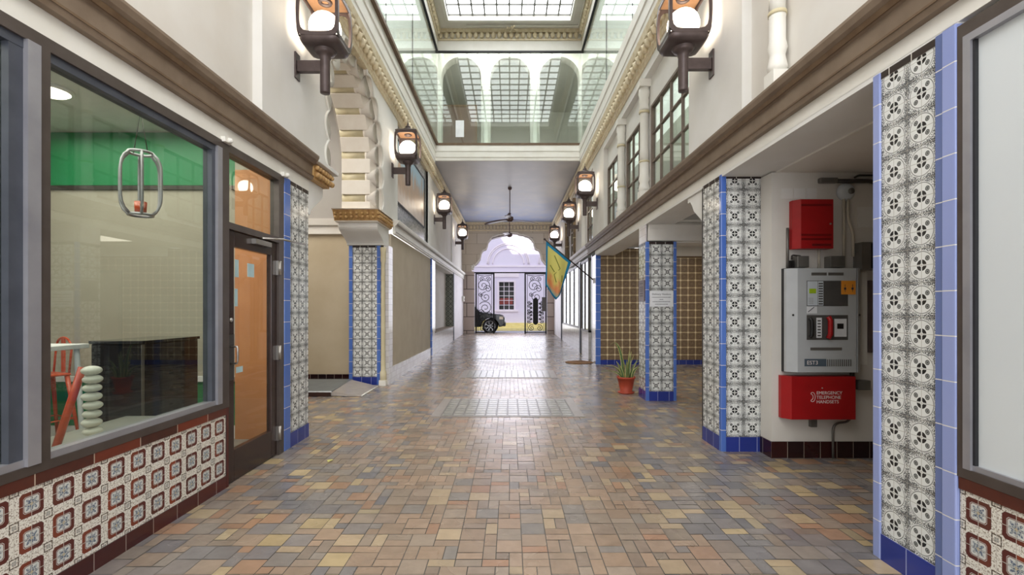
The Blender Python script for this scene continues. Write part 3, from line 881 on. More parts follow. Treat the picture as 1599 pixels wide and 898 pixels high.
# notice and plaque on it
t = thing('paper_notice', 'white paper notice taped on the third right column', 'notice', (XR + .235, 7.535, 1.615))
MB().box(-.185, .185, -.004, -.001, -.125, .125).build('sheet', 'paper', t)
text('Delivery Vendors', .042, 'ink', t, (0, -.005, .06), (PI / 2, 0, 0), 'CENTER')
for z, a in ((.025, .15), (-.01, .03), (-.045, .14), (-.085, .10)):
    x = -a; mb = MB()
    while x < a:
        l = random.uniform(.01, .03); mb.box(x, min(a, x + l), -.0055, -.004, z - .004, z + .004); x += l + .006
    mb.build('lettering', 'ink', t)
t = thing('plaque', 'bronze plaque on the passage side of the third right column', 'plaque', (XR - .002, 7.77, 1.75))
MB().box(-.02, -.001, -.17, .14, -.17, .17).build('plate', 'plaque_bronze', t, bevel=.004)
mb = MB()
for z in (.11, .05, .02, -.01, -.05, -.09): mb.box(-.0225, -.0195, -.10, .08, z, z + .012)
mb.build('raised_lines', 'conduit_dark', t)
struct('wall_right_3', MB(uvo=(0, 7.6, 0)).box(XR - .001, XR + .02, 7.60, 7.97, 2.52, 2.82), 'white_grid_tiles')
struct('trim_9', MB().box(XR - .004, XR + .012, 5.32, 5.345, 0, 2.8), 'conduit_dark')

# ---- alcove on the left
struct('wall_left_alcove_back', MB().box(-6.2, -3.0, 9.56, 9.66, -.05, 2.95), 'plaster_alcove')
struct('trim_10', MB().box(-6.2, -3.02, 9.50, 9.60, 2.95, 3.12).prism([(9.46, 3.12), (9.60, 3.12), (9.60, 3.25), (9.44, 3.25)], 'x', -6.2, -2.96), 'plaster_warm')
struct('wall_left_alcove_upper', MB().box(-6.2, -2.92, 9.62, 9.70, 3.25, 5.72), 'plaster_grey')
struct('wall_left_alcove_side', MB().box(-6.3, -6.2, 5.4, 9.7, -.05, 5.72), 'plaster_grey')
struct('wall_left_alcove_near', MB().box(-6.2, -2.72, 5.43, 5.46, -.05, 5.72), 'plaster_grey')
struct('ceiling_alcove', MB().box(-6.3, -2.96, 5.4, 9.7, 5.72, 5.78), 'plaster_white')
struct('baseboard_alcove', MB().box(-6.2, -3.04, 9.535, 9.56, -.05, .15), 'base_black')
# ramp
t = thing('access_ramp', 'low slate grey ramp at the mouth of the left alcove', 'ramp', (-3.6, 8.25, 0))
MB().prism([(7.92 - 8.25, 0.012), (9.03 - 8.25, .025), (9.03 - 8.25, .13), (7.96 - 8.25, .085), (7.92 - 8.25, .05)], 'x', -1.9, .62).build('top_slab', 'ramp_slate', t)
mb = MB(); mb.add([(.62, -.33, .012), (1.12, -.33, .006), (1.12, .64, .02), (.62, .70, .13), (.62, -.30, .07), (1.10, -.30, .012)], [(0, 1, 5, 4), (4, 5, 2, 3), (1, 2, 5)])
mb.build('side_slope', 'grille_cement', t)
mb = MB(); mb.tube([(1.13, -.33, .012), (1.14, .62, .02)], .012, 6); mb.build('edge_strip', 'fascia_white', t)
MB().box(-1.9, .62, -.345, -.331, .005, .072).build('riser', 'ramp_side', t)

# ---- brackets (scrolled) and gilded capitals
def bracket_profile(d, h, n=10):
    """curved corbel in (run, z): 0 at wall face, d outward at top; concave/convex"""
    pts = [(0, -h)]
    for i in range(n + 1):
        s_ = i / n
        x = d * (0.12 + 0.88 * (0.5 - 0.5 * math.cos(PI * min(1, s_ * 1.05))))
        pts.append((x, -h + h * .85 * s_))
    pts += [(d, 0), (0, 0)]
    return pts
# far alcove bracket (runs toward the viewer, -y)
t = thing('gilded_capital', 'gilded capital and cream bracket carrying the far side of the lobed arch', 'capital', (-2.68, 9.05, 2.66))
pr = [(-x, z + .34) for x, z in bracket_profile(.52, .34)]
MB().prism([(0.30, 0.0)] + [(p[0], p[1]) for p in pr[:-1]] + [(0.30, .34)], 'x', -.40, .30).build('bracket', 'plaster_white', t, bevel=.006)
MB().prism([(-.60, .34), (.31, .34), (.31, .36), (-.62, .36)], 'x', -.42, .33).build('fillet', 'stone_block', t)
MB().prism([(-.60, .36), (.31, .36), (.31, .54), (-.70, .54)], 'x', -.44, .36).build('gilded_frieze', 'gold_ornament', t)
mb = MB()
for k in range(9):
    for zz, rr in ((.42, .035), (.48, .03)):
        mb.ball((-.40 + k * .095, -.64 - (zz - .42) * .5, zz), rr, 8, 6)
for k in range(10):
    for zz, rr in ((.42, .035), (.48, .03)):
        mb.ball((.365, -.6 + k * .095, zz), rr, 8, 6)
mb.build('leaf_bosses', 'gold_ornament', t)
MB().prism([(-.72, .54), (.31, .54), (.31, .55), (-.74, .55)], 'x', -.45, .385).build('top_slab', 'stone_block', t)
# near alcove bracket (runs away, +y)
t = thing('gilded_capital', 'gilded capital and white scrolled bracket above the shop door column', 'capital', (-2.5, 5.46, 2.62))
pr = [(x, z + .32) for x, z in bracket_profile(.42, .40)]
MB().prism(pr, 'x', -.16, .19).build('bracket', 'plaster_white', t, bevel=.006)
MB().prism([(0, .32), (.46, .32), (.56, .52), (0, .52)], 'x', -.22, .25).build('gilded_frieze', 'gold_ornament', t)
mb = MB()
for k in range(7):
    for zz, rr in ((.38, .035), (.46, .03)):
        mb.ball((.27, .05 + k * .075, zz), rr, 8, 6)
mb.build('leaf_bosses', 'gold_ornament', t)
mb = MB()
for k in range(5): mb.ball((-.15 + k * .085, .53, .45), .045, 8, 6)
mb.build('leaf_bosses', 'gold_ornament', t)
MB().prism([(0, .52), (.62, .52), (.64, .57), (0, .57)], 'x', -.24, .31).build('top_slab', 'plaster_white', t, bevel=.006)

# ---- left upper wall with lobed arch
ZT = 5.36
def arch_path(n=61, off=0.0):
    """intrados path in (y, z); centre 7.3, spring z 3.3"""
    yc, z0, zs, a, b = 7.3, 3.22, 3.95, 1.16, 1.28
    pts = []
    L1 = zs - z0
    tot = 0
    raw = [(yc + a, z0 + L1 * i / 20) for i in range(20)]
    raw += [(yc + a * math.cos(q * PI / 80), zs + b * math.sin(q * PI / 80)) for q in range(81)]
    raw += [(yc - a, zs - L1 * i / 20) for i in range(1, 21)]
    ln = [0]
    for i in range(1, len(raw)): ln.append(ln[-1] + math.dist(raw[i], raw[i - 1]))
    T = ln[-1]
    out = []
    j = 0
    for k in range(n):
        s_ = T * k / (n - 1)
        while j < len(ln) - 2 and ln[j + 1] < s_: j += 1
        u_ = (s_ - ln[j]) / max(1e-9, ln[j + 1] - ln[j])
        p = (raw[j][0] + (raw[j + 1][0] - raw[j][0]) * u_, raw[j][1] + (raw[j + 1][1] - raw[j][1]) * u_)
        dx, dz = raw[j + 1][0] - raw[j][0], raw[j + 1][1] - raw[j][1]
        l = math.hypot(dx, dz)
        out.append((s_, p, (dz / l, -dx / l)))   # outward normal
    return out, T
NU = 14                                  # units along the arch
path, TL = arch_path(NU * 14 + 1)
pitch = TL / NU
def lob(s_): return 0.075 + 0.125 * abs(math.sin(PI * s_ / pitch)) ** 0.8
outline = [(p[0] + nn[0] * lob(s_), p[1] + nn[1] * lob(s_)) for s_, p, nn in path]
y0w, y1w = 4.46, 9.78
poly = [(y0w, 3.20), (outline[-1][0], 3.20)] + outline[::-1] + [(outline[0][0], 3.20), (y1w, 3.20), (y1w, ZT + .3), (y0w, ZT + .3)]
wall = struct('wall_left_upper', MB().prism(poly, 'x', XL - .10, XL), 'plaster_white')
# arch stonework
t = thing('lobed_arch', 'scalloped stone arch with banded blocks above the left alcove', 'arch')
ringA = [(XL - .002, a, b) for a, b in outline]
def ring(x, f): return [(x, p[0] + nn[0] * lob(s_) * f, p[1] + nn[1] * lob(s_) * f) for s_, p, nn in path]
mb = MB(); rs = [ring(XL - .002, 1.0), ring(XL - .04, .93), ring(XL - .041, .86), ring(XL - .09, .80), ring(XL - .091, .70), ring(XL - .15, .6), ring(XL - .151, .5), ring(XL - .22, .34), ring(XL - .30, .16), ring(XL - .66, .10)]
for a, b in zip(rs[:-1], rs[1:]): mb.sheet(a, b)
mb.build('scalloped_flare', 'stone_block', t)
mb = MB()
mb.tube([(XL + .004, a, b) for a, b in outline], .018, 6)
mb.build('white_lip', 'fascia_white', t)
def at_s(s_):
    i = min(len(path) - 1, int(round(s_ / TL * (len(path) - 1))))
    return path[i]
for k in range(NU + 1):
    s_, p, nn = at_s(k * pitch)
    tx, tz = -nn[1], nn[0]
    hw = .125
    def pt(x, a, b): return (x, p[0] + nn[0] * a + tx * b, p[1] + nn[1] * a + tz * b)
    q = [pt(XL - .66, .10, -hw), pt(XL - .66, -.07, -hw), pt(XL - .16, -.07, -hw), pt(XL - .08, .05, -hw)]
    q2 = [pt(XL - .66, .10, hw), pt(XL - .66, -.07, hw), pt(XL - .16, -.07, hw), pt(XL - .08, .05, hw)]
    if p[1] < 3.24 and 0: continue
    q = [(a, b, max(c_, 3.215)) for a, b, c_ in q]; q2 = [(a, b, max(c_, 3.215)) for a, b, c_ in q2]
    MB().add(q + q2, [(0, 1, 2, 3), (7, 6, 5, 4), (0, 4, 5, 1), (1, 5, 6, 2), (2, 6, 7, 3), (3, 7, 4, 0)]).build('voussoir', 'stone_block', t, bevel=.008)
for k in range(NU):
    s_, p, nn = at_s((k + .5) * pitch)
    c0 = (p[0] + nn[0] * .03, p[1] + nn[1] * .03)
    MB().lathe([(0, -.44), (.085, -.44), (.085, -.03), (0, -.03)], (XL - .22, c0[0], c0[1]), 'x', 16).build('roll', 'stone_gold', t)
    MB().lathe([(0, -.03), (.095, -.03), (.10, .01), (.09, .015), (.12, .06), (.11, .065), (.145, .12), (.135, .125), (.17, .17), (.0, .08)], (XL - .22, c0[0], c0[1]), 'x', 20).build('fluted_flare', 'stone_block', t)
struct('wall_left_alcove_inner', MB().prism([(y0w + 1.0, 3.2), (path[-1][1][0], 3.2)] + [(p[0] + nn[0] * .02, p[1] + nn[1] * .02) for s_, p, nn in path][::-1] + [(path[0][1][0], 3.2), (9.60, 3.2), (9.60, 5.70), (y0w + 1.0, 5.70)], 'x', XL - .72, XL - .66), 'plaster_grey')

# left wall near bay (recessed) and the rest of the upper wall
XLr = XL - .09
struct('wall_left_near', MB().box(XLr - .08, XLr, -1, 4.46, 3.20, 5.66), 'plaster_warm')
struct('wall_left_near_jamb', MB().box(XLr, XL, 4.44, 4.46, 3.20, 5.66), 'plaster_white')
mb = MB(); mb.box(XL - .10, XL, 9.78, 13.35, 5.36, 5.66)
struct('wall_left_over_painting', mb, 'plaster_white')
MBp = MB(uvo=(0, 9.78, 3.2)).box(XL - .12, XL - .045, 9.78, 13.35, 3.20, 5.36)
struct('wall_left_mosaic', MBp, 'mosaic_grey')
mb = MB(); mb.box(XL - .10, XL, 13.35, 18.6, 3.20, 5.66)
struct('wall_left_far_upper', mb, 'plaster_warm')
struct('wall_left_end_upper', MB().box(XL - .18, XL - .07, 18.6, YE, 3.20, 5.66), 'plaster_warm')
struct('trim_11', MB().box(XL - .06, XL + .03, 18.6, 18.85, 3.20, 5.4), 'plaster_white')
struct('trim_12', MB().box(XL - .05, XL + .02, 13.35, 13.65, 3.20, 5.4), 'plaster_white')
# painting
t = thing('landscape_painting', 'large landscape painting in a thin dark frame on the left upper wall', 'painting', (XL - .045, 11.35, 3.68))
MB(uvo=(0, -1.6, 0)).box(.0, .02, -1.6, 1.55, 0, 1.27).build('canvas', 'landscape_paint', t)
mb = MB()
mb.box(0, .035, -1.63, -1.6, -.03, 1.30); mb.box(0, .035, 1.55, 1.60, -.03, 1.30); mb.box(0, .035, -1.6, 1.55, -.03, 0); mb.box(0, .035, -1.6, 1.55, 1.27, 1.30)
mb.build('picture_frame', 'gasket_black', t)

# left lower far walls
mb = MB(); mb.box(XL - .10, XL - .03, 9.36, 13.95, zf(9.4) + .28, 2.93)
struct('wall_left_far', mb, 'plaster_beige')
struct('baseboard_left', MB().box(XL - .10, XL - .005, 9.36, 13.95, -.05, zf(9.4) + .30), 'white_grid_tiles')
t = thing('blue_tile_post', 'blue and white tiled post at the end of the beige left wall', 'post', (XL, 14.08, zf(14)))
MB().box(-.1, .02, -.13, .03, -.05, 2.84).build('blue_edge', 'edge_royal', t)
MB().box(-.1, .012, .03, .5, -.05, 2.84).build('white_tiles', 'white_grid_tiles', t)
struct('wall_left_below_recess', MB().box(XL - .35, XL, 14.58, 19.3, -.05, .70 + .03), 'white_grid_tiles')
struct('wall_left_recess_back', MB().box(XL - .37, XL - .30, 14.58, 19.3, .73, 2.9), 'plaster_warm')
struct('wall_left_recess_head', MB().box(XL - .37, XL, 14.58, 19.3, 2.86, 2.93), 'plaster_white')
struct('trim_13', MB().box(XL - .30, XL + .03, 14.6, 19.3, .73, .765), 'cornice_brown')
struct('wall_left_recess_tiles', MB(uvo=(XL - .3, 19.2, .77)).box(XL - .30, XL, 19.24, 19.30, .765, 2.86), 'star_tiles')
struct('trim_14', MB().box(XL - .02, XL + .02, 19.3, 19.5, -.05, 2.93), 'gasket_blue')
struct('wall_left_end', MB().box(XL - .10, XL, 19.5, YE, -.05, 2.93), 'fascia_lilac')
# wall phone/switch box near gate
t = thing('intercom_box', 'small white intercom box on the left wall by the gate', 'box', (XL, 22.9, 1.95))
MB().box(0.001, .10, -.2, .2, -.12, .12).build('housing', 'fascia_white', t, bevel=.01)
MB().box(.1005, .11, -.08, .08, -.07, .03).build('cover', 'plaster_grey', t)

# ================================================================== RIGHT SIDE
# near shop front
wr = struct_root('wall_right_parapet')
MB(uvo=(0, 2.275 - 0.165 * 20, .10)).box(XR, XR + .05, -1, 2.28, .10, .595).build('patterned_tiles', 'medallion_tiles', wr)
MB().box(XR - .006, XR + .05, -1, 2.28, -.02, .10).build('base_tiles', 'foot_brown', wr)
MB().box(XR - .008, XR + .05, -1, 2.28, .595, .652).build('cap_tiles', 'cap_brown', wr)
MB().box(XR + .05, XR + .3, -1, 2.28, -.02, .60).build('parapet_core', 'plaster_beige', wr)
win = struct_root('window_2')
mb = MB(); mb.box(XR - .012, XR + .09, -1, 2.284, .654, .70); mb.box(XR - .012, XR + .09, -1, 2.284, 2.735, 2.80); mb.box(XR - .012, XR + .09, 2.252, 2.284, .70, 2.735)
mb.build('window_frame', 'frame_brown', win)
mb = MB(); mb.box(XR - .016, XR + .08, 2.215, 2.252, .70, 2.735); mb.box(XR - .016, XR + .08, -1, 2.215, 2.70, 2.735); mb.box(XR - .004, XR + .08, -1, 2.215, .70, .725)
mb.build('aluminium_trim', 'frame_silver', win)
MB().box(XR - .004, XR + .05, 2.203, 2.215, .725, 2.70).build('gasket', 'gasket_black', win)
MB().box(XR + .012, XR + .022, -1, 2.203, .725, 2.70).build('frosted_pane', 'frost_white', win)
struct('wall_right_behind_window', MB().box(XR + .3, XR + .4, -1, 2.8, -.02, 2.8), 'plaster_beige')
struct('trim_15', MB().box(XR - .002, XR + .10, -1, 12.1, 2.83, 2.93), 'fascia_white')
struct('ceiling_right_bay', MB().box(XR - .002, XR + .45, 2.29, 12.1, 2.80, 2.832), 'plaster_white')
struct('ceiling_right_bay_inner', MB().box(XR + .45, 6.8, 2.29, 5.4, 2.785, 2.83), 'plaster_warm')
struct('ceiling_right_bay_far', MB().box(XR + .45, 6.8, 5.4, 12.2, 3.02, 3.08), 'plaster_white')
struct('ceiling_right_bay_step', MB().box(XR + .42, XR + .45, 5.4, 12.1, 2.832, 3.08), 'plaster_white')
# alarm wall
struct('wall_right_alarm', MB().box(XR + .40, 5.2, 4.66, 4.86, -.02, 2.785), 'plaster_warm')
struct('wall_right_alarm_back', MB().box(XR + .47, 5.2, 4.86, 5.30, -.02, 3.02), 'plaster_warm')
struct('wall_right_bay_side', MB().box(5.0, 5.1, 2.3, 4.66, -.02, 2.785), 'plaster_beige')
struct('wall_right_bay_near', MB().box(XR + .42, 5.1, 2.35, 2.45, -.02, 2.785), 'plaster_beige')
struct('baseboard_right', MB(uvo=(XR + .39, 4.6, 0)).box(XR + .39, 5.0, 4.648, 4.66, -.02, .16), 'base_black')
struct('baseboard_right_return', MB(uvo=(0, 4.64, 0)).box(XR + .388, XR + .40, 4.64, 4.855, -.02, .16), 'base_black')
YW = 4.658
# red battery cabinet
t = thing('alarm_cabinet', 'upper red metal cabinet with vents above the grey alarm panel', 'cabinet', (2.89, YW, 2.03))
MB().prism([(-.17, -.001), (-.17, -.05), (-.12, -.11), (.19, -.11), (.19, -.001)], 'z', 0, .47).build('cabinet_body', 'red_enamel', t, bevel=.003)
for z in (.405, .12, .08): MB().box(-.12, .17, -.1125, -.110, z, z + .018).build('vent_slot', 'red_dark', t)
mb = MB()
for k in range(13): mb.box(-.01 + k * .014, -.004 + k * .014, -.1125, -.110, .022, .045)
mb.build('grille_slots', 'panel_black', t)
MB().lathe([(0, 0), (.009, 0), (.009, -.008), (0, -.01)], (.16, -.11, .235), 'y', 12).build('lock', 'steel', t)
# phone handset cabinet
t = thing('handset_cabinet', 'lower red metal cabinet with white emergency telephone lettering', 'cabinet', (2.955, YW, 0.40))
MB().prism([(-.34, -.001), (-.34, -.05), (-.28, -.12), (.33, -.12), (.33, -.001)], 'z', 0, .41).build('cabinet_body', 'red_enamel', t, bevel=.003)
for i, s_ in enumerate(('EMERGENCY', 'TELEPHONE', 'HANDSETS')):
    text(s_, .043, 'text_white', t, (-.045, -.1215, .240 - i * .042), (PI / 2, 0, 0))
ph = []
for k in range(21):
    a = PI / 2 - PI * k / 20
    ph.append((-.085 + .028 * math.cos(a), -.1225, .215 + .045 * math.sin(a)))
mb = MB(); mb.tube([(-.098, -.1225, .252)] + ph + [(-.098, -.1225, .178)], .0022, 6)
ph2 = [(-.095 + .018 * math.cos(PI / 2 - PI * k / 20), -.1225, .215 + .026 * math.sin(PI / 2 - PI * k / 20)) for k in range(21)]
mb.tube([(-.098, -.1225, .252)] + ph2 + [(-.098, -.1225, .178)], .0022, 6)
mb.build('phone_symbol', 'text_white', t)
MB().lathe([(0, 0), (.006, 0), (.006, -.006), (0, -.008)], (.01, -.12, .30), 'y', 10).build('lock', 'steel', t)
# grey alarm panel
t = thing('fire_alarm_unit', 'large grey fire alarm control panel between the two red cabinets', 'alarm panel', (2.99, YW, 0.845))
MB().box(-.345, .37, -.05, -.001, 0, 1.0).build('back_box', 'gasket_black', t)
MB().prism([(-.35, -.051), (-.35, -.09), (-.27, -.14), (.29, -.14), (.29, -.051)], 'z', .005, .995).build('door', 'panel_grey', t, bevel=.004)
MB().prism([(.30, -.051), (.30, -.14), (.355, -.10), (.355, -.051)], 'z', .005, .995).build('side_cover', 'panel_grey', t, bevel=.003)
MB().box(-.185, .205, -.1425, -.1405, .635, .875).build('display_window', 'panel_recess', t)
MB().box(-.185, .205, -.1425, -.1405, .315, .55).build('handset_window', 'panel_recess', t)
MB().box(-.18, -.085, -.146, -.143, .64, .87).build('control_module', 'panel_light', t)
MB().box(-.165, -.10, -.148, -.1465, .755, .80).build('green_display', 'lcd_green', t)
mb = MB()
for i in range(3):
    for j in range(4): mb.box(-.17 + i * .016, -.158 + i * .016, -.1475, -.1465, .655 + j * .016, .666 + j * .016)
mb.build('keypad', 'panel_grey', t)
MB().box(-.08, -.03, -.146, -.143, .64, .87).build('switch_strip', 'panel_light', t)
mb = MB()
for j in range(9): mb.box(-.075, -.035, -.1475, -.1465, .65 + j * .024, .662 + j * .024)
mb.build('strip_marks', 'panel_recess', t)
MB().box(.14, .275, -.1465, -.1435, .745, .875).build('orange_label', 'orange_label', t)
mb = MB()
for x in (.165, .235):
    mb.box(x, x + .02, -.1478, -.1468, .79, .81); mb.box(x + .008, x + .012, -.1478, -.1468, .77, .84)
mb.build('label_marks', 'ink', t)
MB().box(-.185, -.09, -.146, -.143, .565, .632).build('white_sticker', 'paper', t)
MB().tube([(-.175, -.148, .58), (-.12, -.148, .625)], .003, 6).build('sticker_mark', 'ink', t)
MB().tube([(-.165, -.155, .34), (-.15, -.165, .36), (-.145, -.16, .43), (-.15, -.165, .5), (-.165, -.155, .525)], .016, 8).build('black_handset', 'panel_black', t)
MB().box(-.095, -.045, -.146, -.143, .335, .525).build('module_strip', 'paper', t)
mb = MB()
for j in range(6): mb.box(-.085, -.055, -.1475, -.1465, .35 + j * .028, .362 + j * .028)
mb.build('module_marks', 'panel_recess', t)
MB().tube([(.01, -.155, .33), (.025, -.165, .37), (.025, -.165, .5), (.01, -.155, .535)], .022, 8).build('red_handset', 'red_enamel', t)
MB().box(.075, .19, -.146, -.143, .345, .515).build('microphone_module', 'paper', t)
MB().box(.10, .16, -.148, -.1465, .42, .47).build('speaker_grille', 'panel_black', t)
for a, b_, z in ((-.14, .005, .925), (.02, .165, .925), (-.15, .15, .215)): MB().box(a, b_, -.1415, -.1402, z, z + .028).build('vent_slot', 'conduit_grey', t)
MB().box(-.205, .0, -.1425, -.1402, .065, .135).build('name_badge', 'steel_blue_label', t)
text('EST3', .052, 'text_white', t, (-.185, -.1435, .082), (PI / 2, 0, 0))
mb = MB()
for k in range(12): mb.box(.008 + k * .020, .017 + k * .020, -.1425, -.1402, .065, .13)
mb.build('louvres', 'conduit_grey', t)
for x in (-.305, .325): MB().lathe([(0, 0), (.010, 0), (.010, -.004), (0, -.005)], (x, -.125 if x < 0 else -.128, .55), 'y', 12).build('lock', 'panel_black', t)
# small boxes above
for x, z, sx, nm in ((2.80, 1.85, .055, 'left of the riser conduit'), (3.13, 1.85, .07, 'below the pair of painted conduits')):
    o = MB().box(-sx, sx, -.10, -.001, 0, .11).build('junction_box', 'conduit_grey', None, (x, YW, z), bevel=.004)
    tag(o, 'small grey junction box on top of the alarm panel, ' + nm, 'junction box', 'junction boxes over the alarm panel')
o = MB().box(-.02, .02, -.06, -.001, 0, .07).build('transformer', 'panel_black', None, (2.715, YW, 1.85)); tag(o, 'tiny black transformer on the top left of the alarm panel', 'transformer')
t = thing('control_box', 'black faced control box right of the alarm panel top', 'control box', (3.46, YW, 1.83))
MB().box(-.115, .19, -.12, -.001, 0, .26).build('housing', 'conduit_grey', t)
MB().box(-.03, .18, -.124, -.1205, .01, .25).build('face', 'panel_black', t)
mb = MB()
for j in range(4): mb.box(.0, .04, -.126, -.1245, .13 + j * .02, .137 + j * .02)
mb.build('marks', 'paper', t)
# alarm bell
t = thing('fire_bell', 'round grey fire bell on the wall under the ceiling', 'bell', (3.265, YW, 2.59))
MB().lathe([(0, 0), (.085, -.002), (.085, -.02), (.07, -.045), (.05, -.055), (0, -.056)], (0, 0, 0), 'y', 28).build('gong', 'panel_light', t)
MB().lathe([(0, -.0565), (.028, -.0565), (.028, -.07), (.012, -.078), (0, -.078)], (.02, 0, .0), 'y', 18).build('hub', 'conduit_grey', t)
# conduits
def conduit(pts, r, mat, label, name='conduit', grp='conduits on the alarm wall'):
    fine = []
    P_ = [Vector(p) for p in pts]
    fine.append(P_[0])
    for i in range(1, len(P_) - 1):
        a, b, c = P_[i - 1], P_[i], P_[i + 1]
        ra = min(.09, (a - b).length * .45, (c - b).length * .45)
        p = b + (a - b).normalized() * ra; q = b + (c - b).normalized() * ra
        for k in range(7):
            s_ = k / 6; fine.append(p * (1 - s_) ** 2 + b * 2 * s_ * (1 - s_) + q * s_ ** 2)
    fine.append(P_[-1])
    o = MB().tube(fine, r, 8).build(name, mat); tag(o, label, 'conduit', grp); return o
Yc = YW - .028
conduit([(2.69, Yc, 1.85), (2.69, Yc, 2.24)], .013, 'conduit_grey', 'short grey conduit at the left edge of the upper red cabinet')
conduit([(2.72, Yc - .02, 1.93), (2.72, Yc - .02, 1.975), (2.80, Yc - .02, 1.965), (2.80, Yc - .02, 1.96)], .008, 'conduit_dark', 'little dark curved cable on top of the alarm panel')
conduit([(2.995, Yc, 1.85), (2.995, Yc, 2.03)], .012, 'conduit_paint', 'short pale conduit under the upper red cabinet')
conduit([(3.235, Yc, 1.96), (3.235, Yc, 2.52)], .013, 'conduit_paint', 'straight cream conduit below the fire bell, the left of two')
conduit([(3.325, Yc, 1.96), (3.325, Yc, 2.20), (3.275, Yc, 2.32), (3.275, Yc, 2.52)], .013, 'conduit_paint', 'kinked cream conduit below the fire bell, the right of two')
conduit([(3.17, Yc, 2.695), (3.56, Yc, 2.695), (3.56, Yc, 2.09)], .020, 'conduit_dark', 'thick dark conduit bending down to the control box')
conduit([(3.34, Yc, 2.728), (3.38, Yc, 2.75), (3.9, Yc, 2.75)], .010, 'conduit_dark', 'thin dark conduit running right just below the bay ceiling')
o = MB().box(-.085, .09, -.05, -.001, -.025, .025).build('conduit_fitting', 'conduit_grey', None, (3.08, YW, 2.70), bevel=.01); tag(o, 'grey conduit fitting at the top of the alarm wall', 'conduit fitting')
conduit([(3.305, Yc, .84), (3.305, Yc, .355), (3.13, Yc, .345), (3.13, Yc, .0)], .011, 'conduit_grey', 'grey conduit curling round the lower red cabinet to the floor')
conduit([(3.325, Yc - .01, .84), (3.325, Yc - .01, .755), (3.335, Yc - .01, .75)], .010, 'conduit_grey', 'stub of grey conduit below the right corner of the alarm panel')
o = MB().box(-.06, .06, -.08, -.001, -.045, .045).build('junction_box', 'conduit_grey', None, (3.40, YW, .72), bevel=.004); tag(o, 'grey junction box right of the lower red cabinet', 'junction box', 'junction boxes over the alarm panel')
o = MB().box(-.03, .03, -.04, -.001, -.09, .0).build('strut_bracket', 'conduit_grey', None, (2.94, YW, .398)); tag(o, 'short metal bracket under the lower red cabinet', 'bracket')
o = MB().box(-.02, .16, -.03, -.001, -.35, .35).build('blank_board', 'plaque_bronze', None, (3.50, YW, 1.38)); tag(o, 'dark brown board on the wall right of the alarm panel', 'board')
mb = MB()
for x, z, s1, s2 in ((2.70, 2.58, .11, .10), (2.82, 2.58, .11, .10), (2.94, 2.58, .10, .10), (3.47, 2.35, .16, .2)): mb.box(x - s1 / 2, x + s1 / 2, YW - .003, YW + .001, z - s2 / 2, z + s2 / 2)
o = struct('wall_right_patches', mb, 'plaster_white')
o = MB().box(-.05, .05, -.012, -.001, -.45, .45).build('terminal_strip', 'fascia_white', None, (3.425, YW, 1.36)); tag(o, 'narrow off white strip between the alarm panel and brown board', 'strip')

# beam above third column with scrolled underside, and white block
t = thing('scrolled_beam', 'cream scrolled beam over the third right column', 'beam', (XR + .02, 7.6, 2.52))
MB().prism([(0, 0.02), (.37, .0), (.37, .31), (0.30, .31), (-.02, .31), (-.06, .27), (-.03, .20), (-.01, .10)], 'x', .02, 3.2).build('beam_body', 'plaster_warm', t, bevel=.01)
MB().box(.02, 3.2, -.08, .1, .31, .34).build('fillet', 'fascia_white', t)
struct('wall_right_lintel', MB().box(XR + .48, 6.6, 7.66, 7.95, 2.56 - .30 + .26, 3.02), 'plaster_warm')
# scroll bracket attached to far side of second column
t = thing('scroll_bracket', 'white scroll bracket on the far side of the second right column', 'bracket', (XR + .02, 5.345, 2.80))
MB().prism([(0, 0), (.50, 0), (.50, -.06), (.42, -.06), (.36, -.12), (.30, -.20), (.2, -.26), (.08, -.34), (.02, -.44), (0, -.46)], 'x', 0, .36).build('scroll', 'plaster_white', t, bevel=.008)
# near bracket ornament end of trim
# brown tiled wall at end of the bay
struct('wall_right_brown_near', MB(uvo=(XR + .10, 0, .12)).box(XR + .10, 3.9, 11.98, 12.1, .05, 2.98), 'brown_tiles')
struct('wall_right_brown_far', MB(uvo=(3.9, 0, .12)).box(3.9, 6.6, 11.98, 12.1, .05, 2.76), 'brown_tiles')
struct('wall_right_bay_white', MB().box(3.9, 6.6, 11.98, 12.1, 2.76, 3.02), 'plaster_white')
struct('baseboard_right_bay', MB(uvo=(XR + .10, 0, 0)).box(XR + .09, 6.6, 11.965, 11.98, .0, .18), 'base_royal')
struct('trim_16', MB().box(3.9, 6.6, 11.96, 11.98, 2.74, 2.78), 'cornice_groove')
struct('wall_right_bay_outer', MB().box(6.6, 6.7, 5.3, 12.1, -.05, 3.02), 'brown_tiles')
t = thing('dark_door', 'dark framed doorway at the right end of the brown tiled wall', 'door', (5.45, 11.97, .06))
MB().box(-.35, .35, -.02, -.001, 0, 2.3).build('leaf', 'gallery_brown', t)
mb = MB(); mb.box(-.42, -.35, -.04, -.001, 0, 2.37); mb.box(.35, .42, -.04, -.001, 0, 2.37); mb.box(-.35, .35, -.04, -.001, 2.3, 2.37)
mb.build('frame', 'gasket_black', t)
# blue cornered end post of the brown wall
t = thing('blue_tile_post', 'white tiled post with blue edge between the flag and the brown wall', 'post', (XR, 12.0, zf(12)))
MB().box(-.012, .11, -.05, .02, -.05, 2.76).build('blue_edge', 'edge_royal', t)
MB().box(-.006, .10, .02, .52, -.05, 2.76).build('white_tiles', 'white_grid_tiles', t)

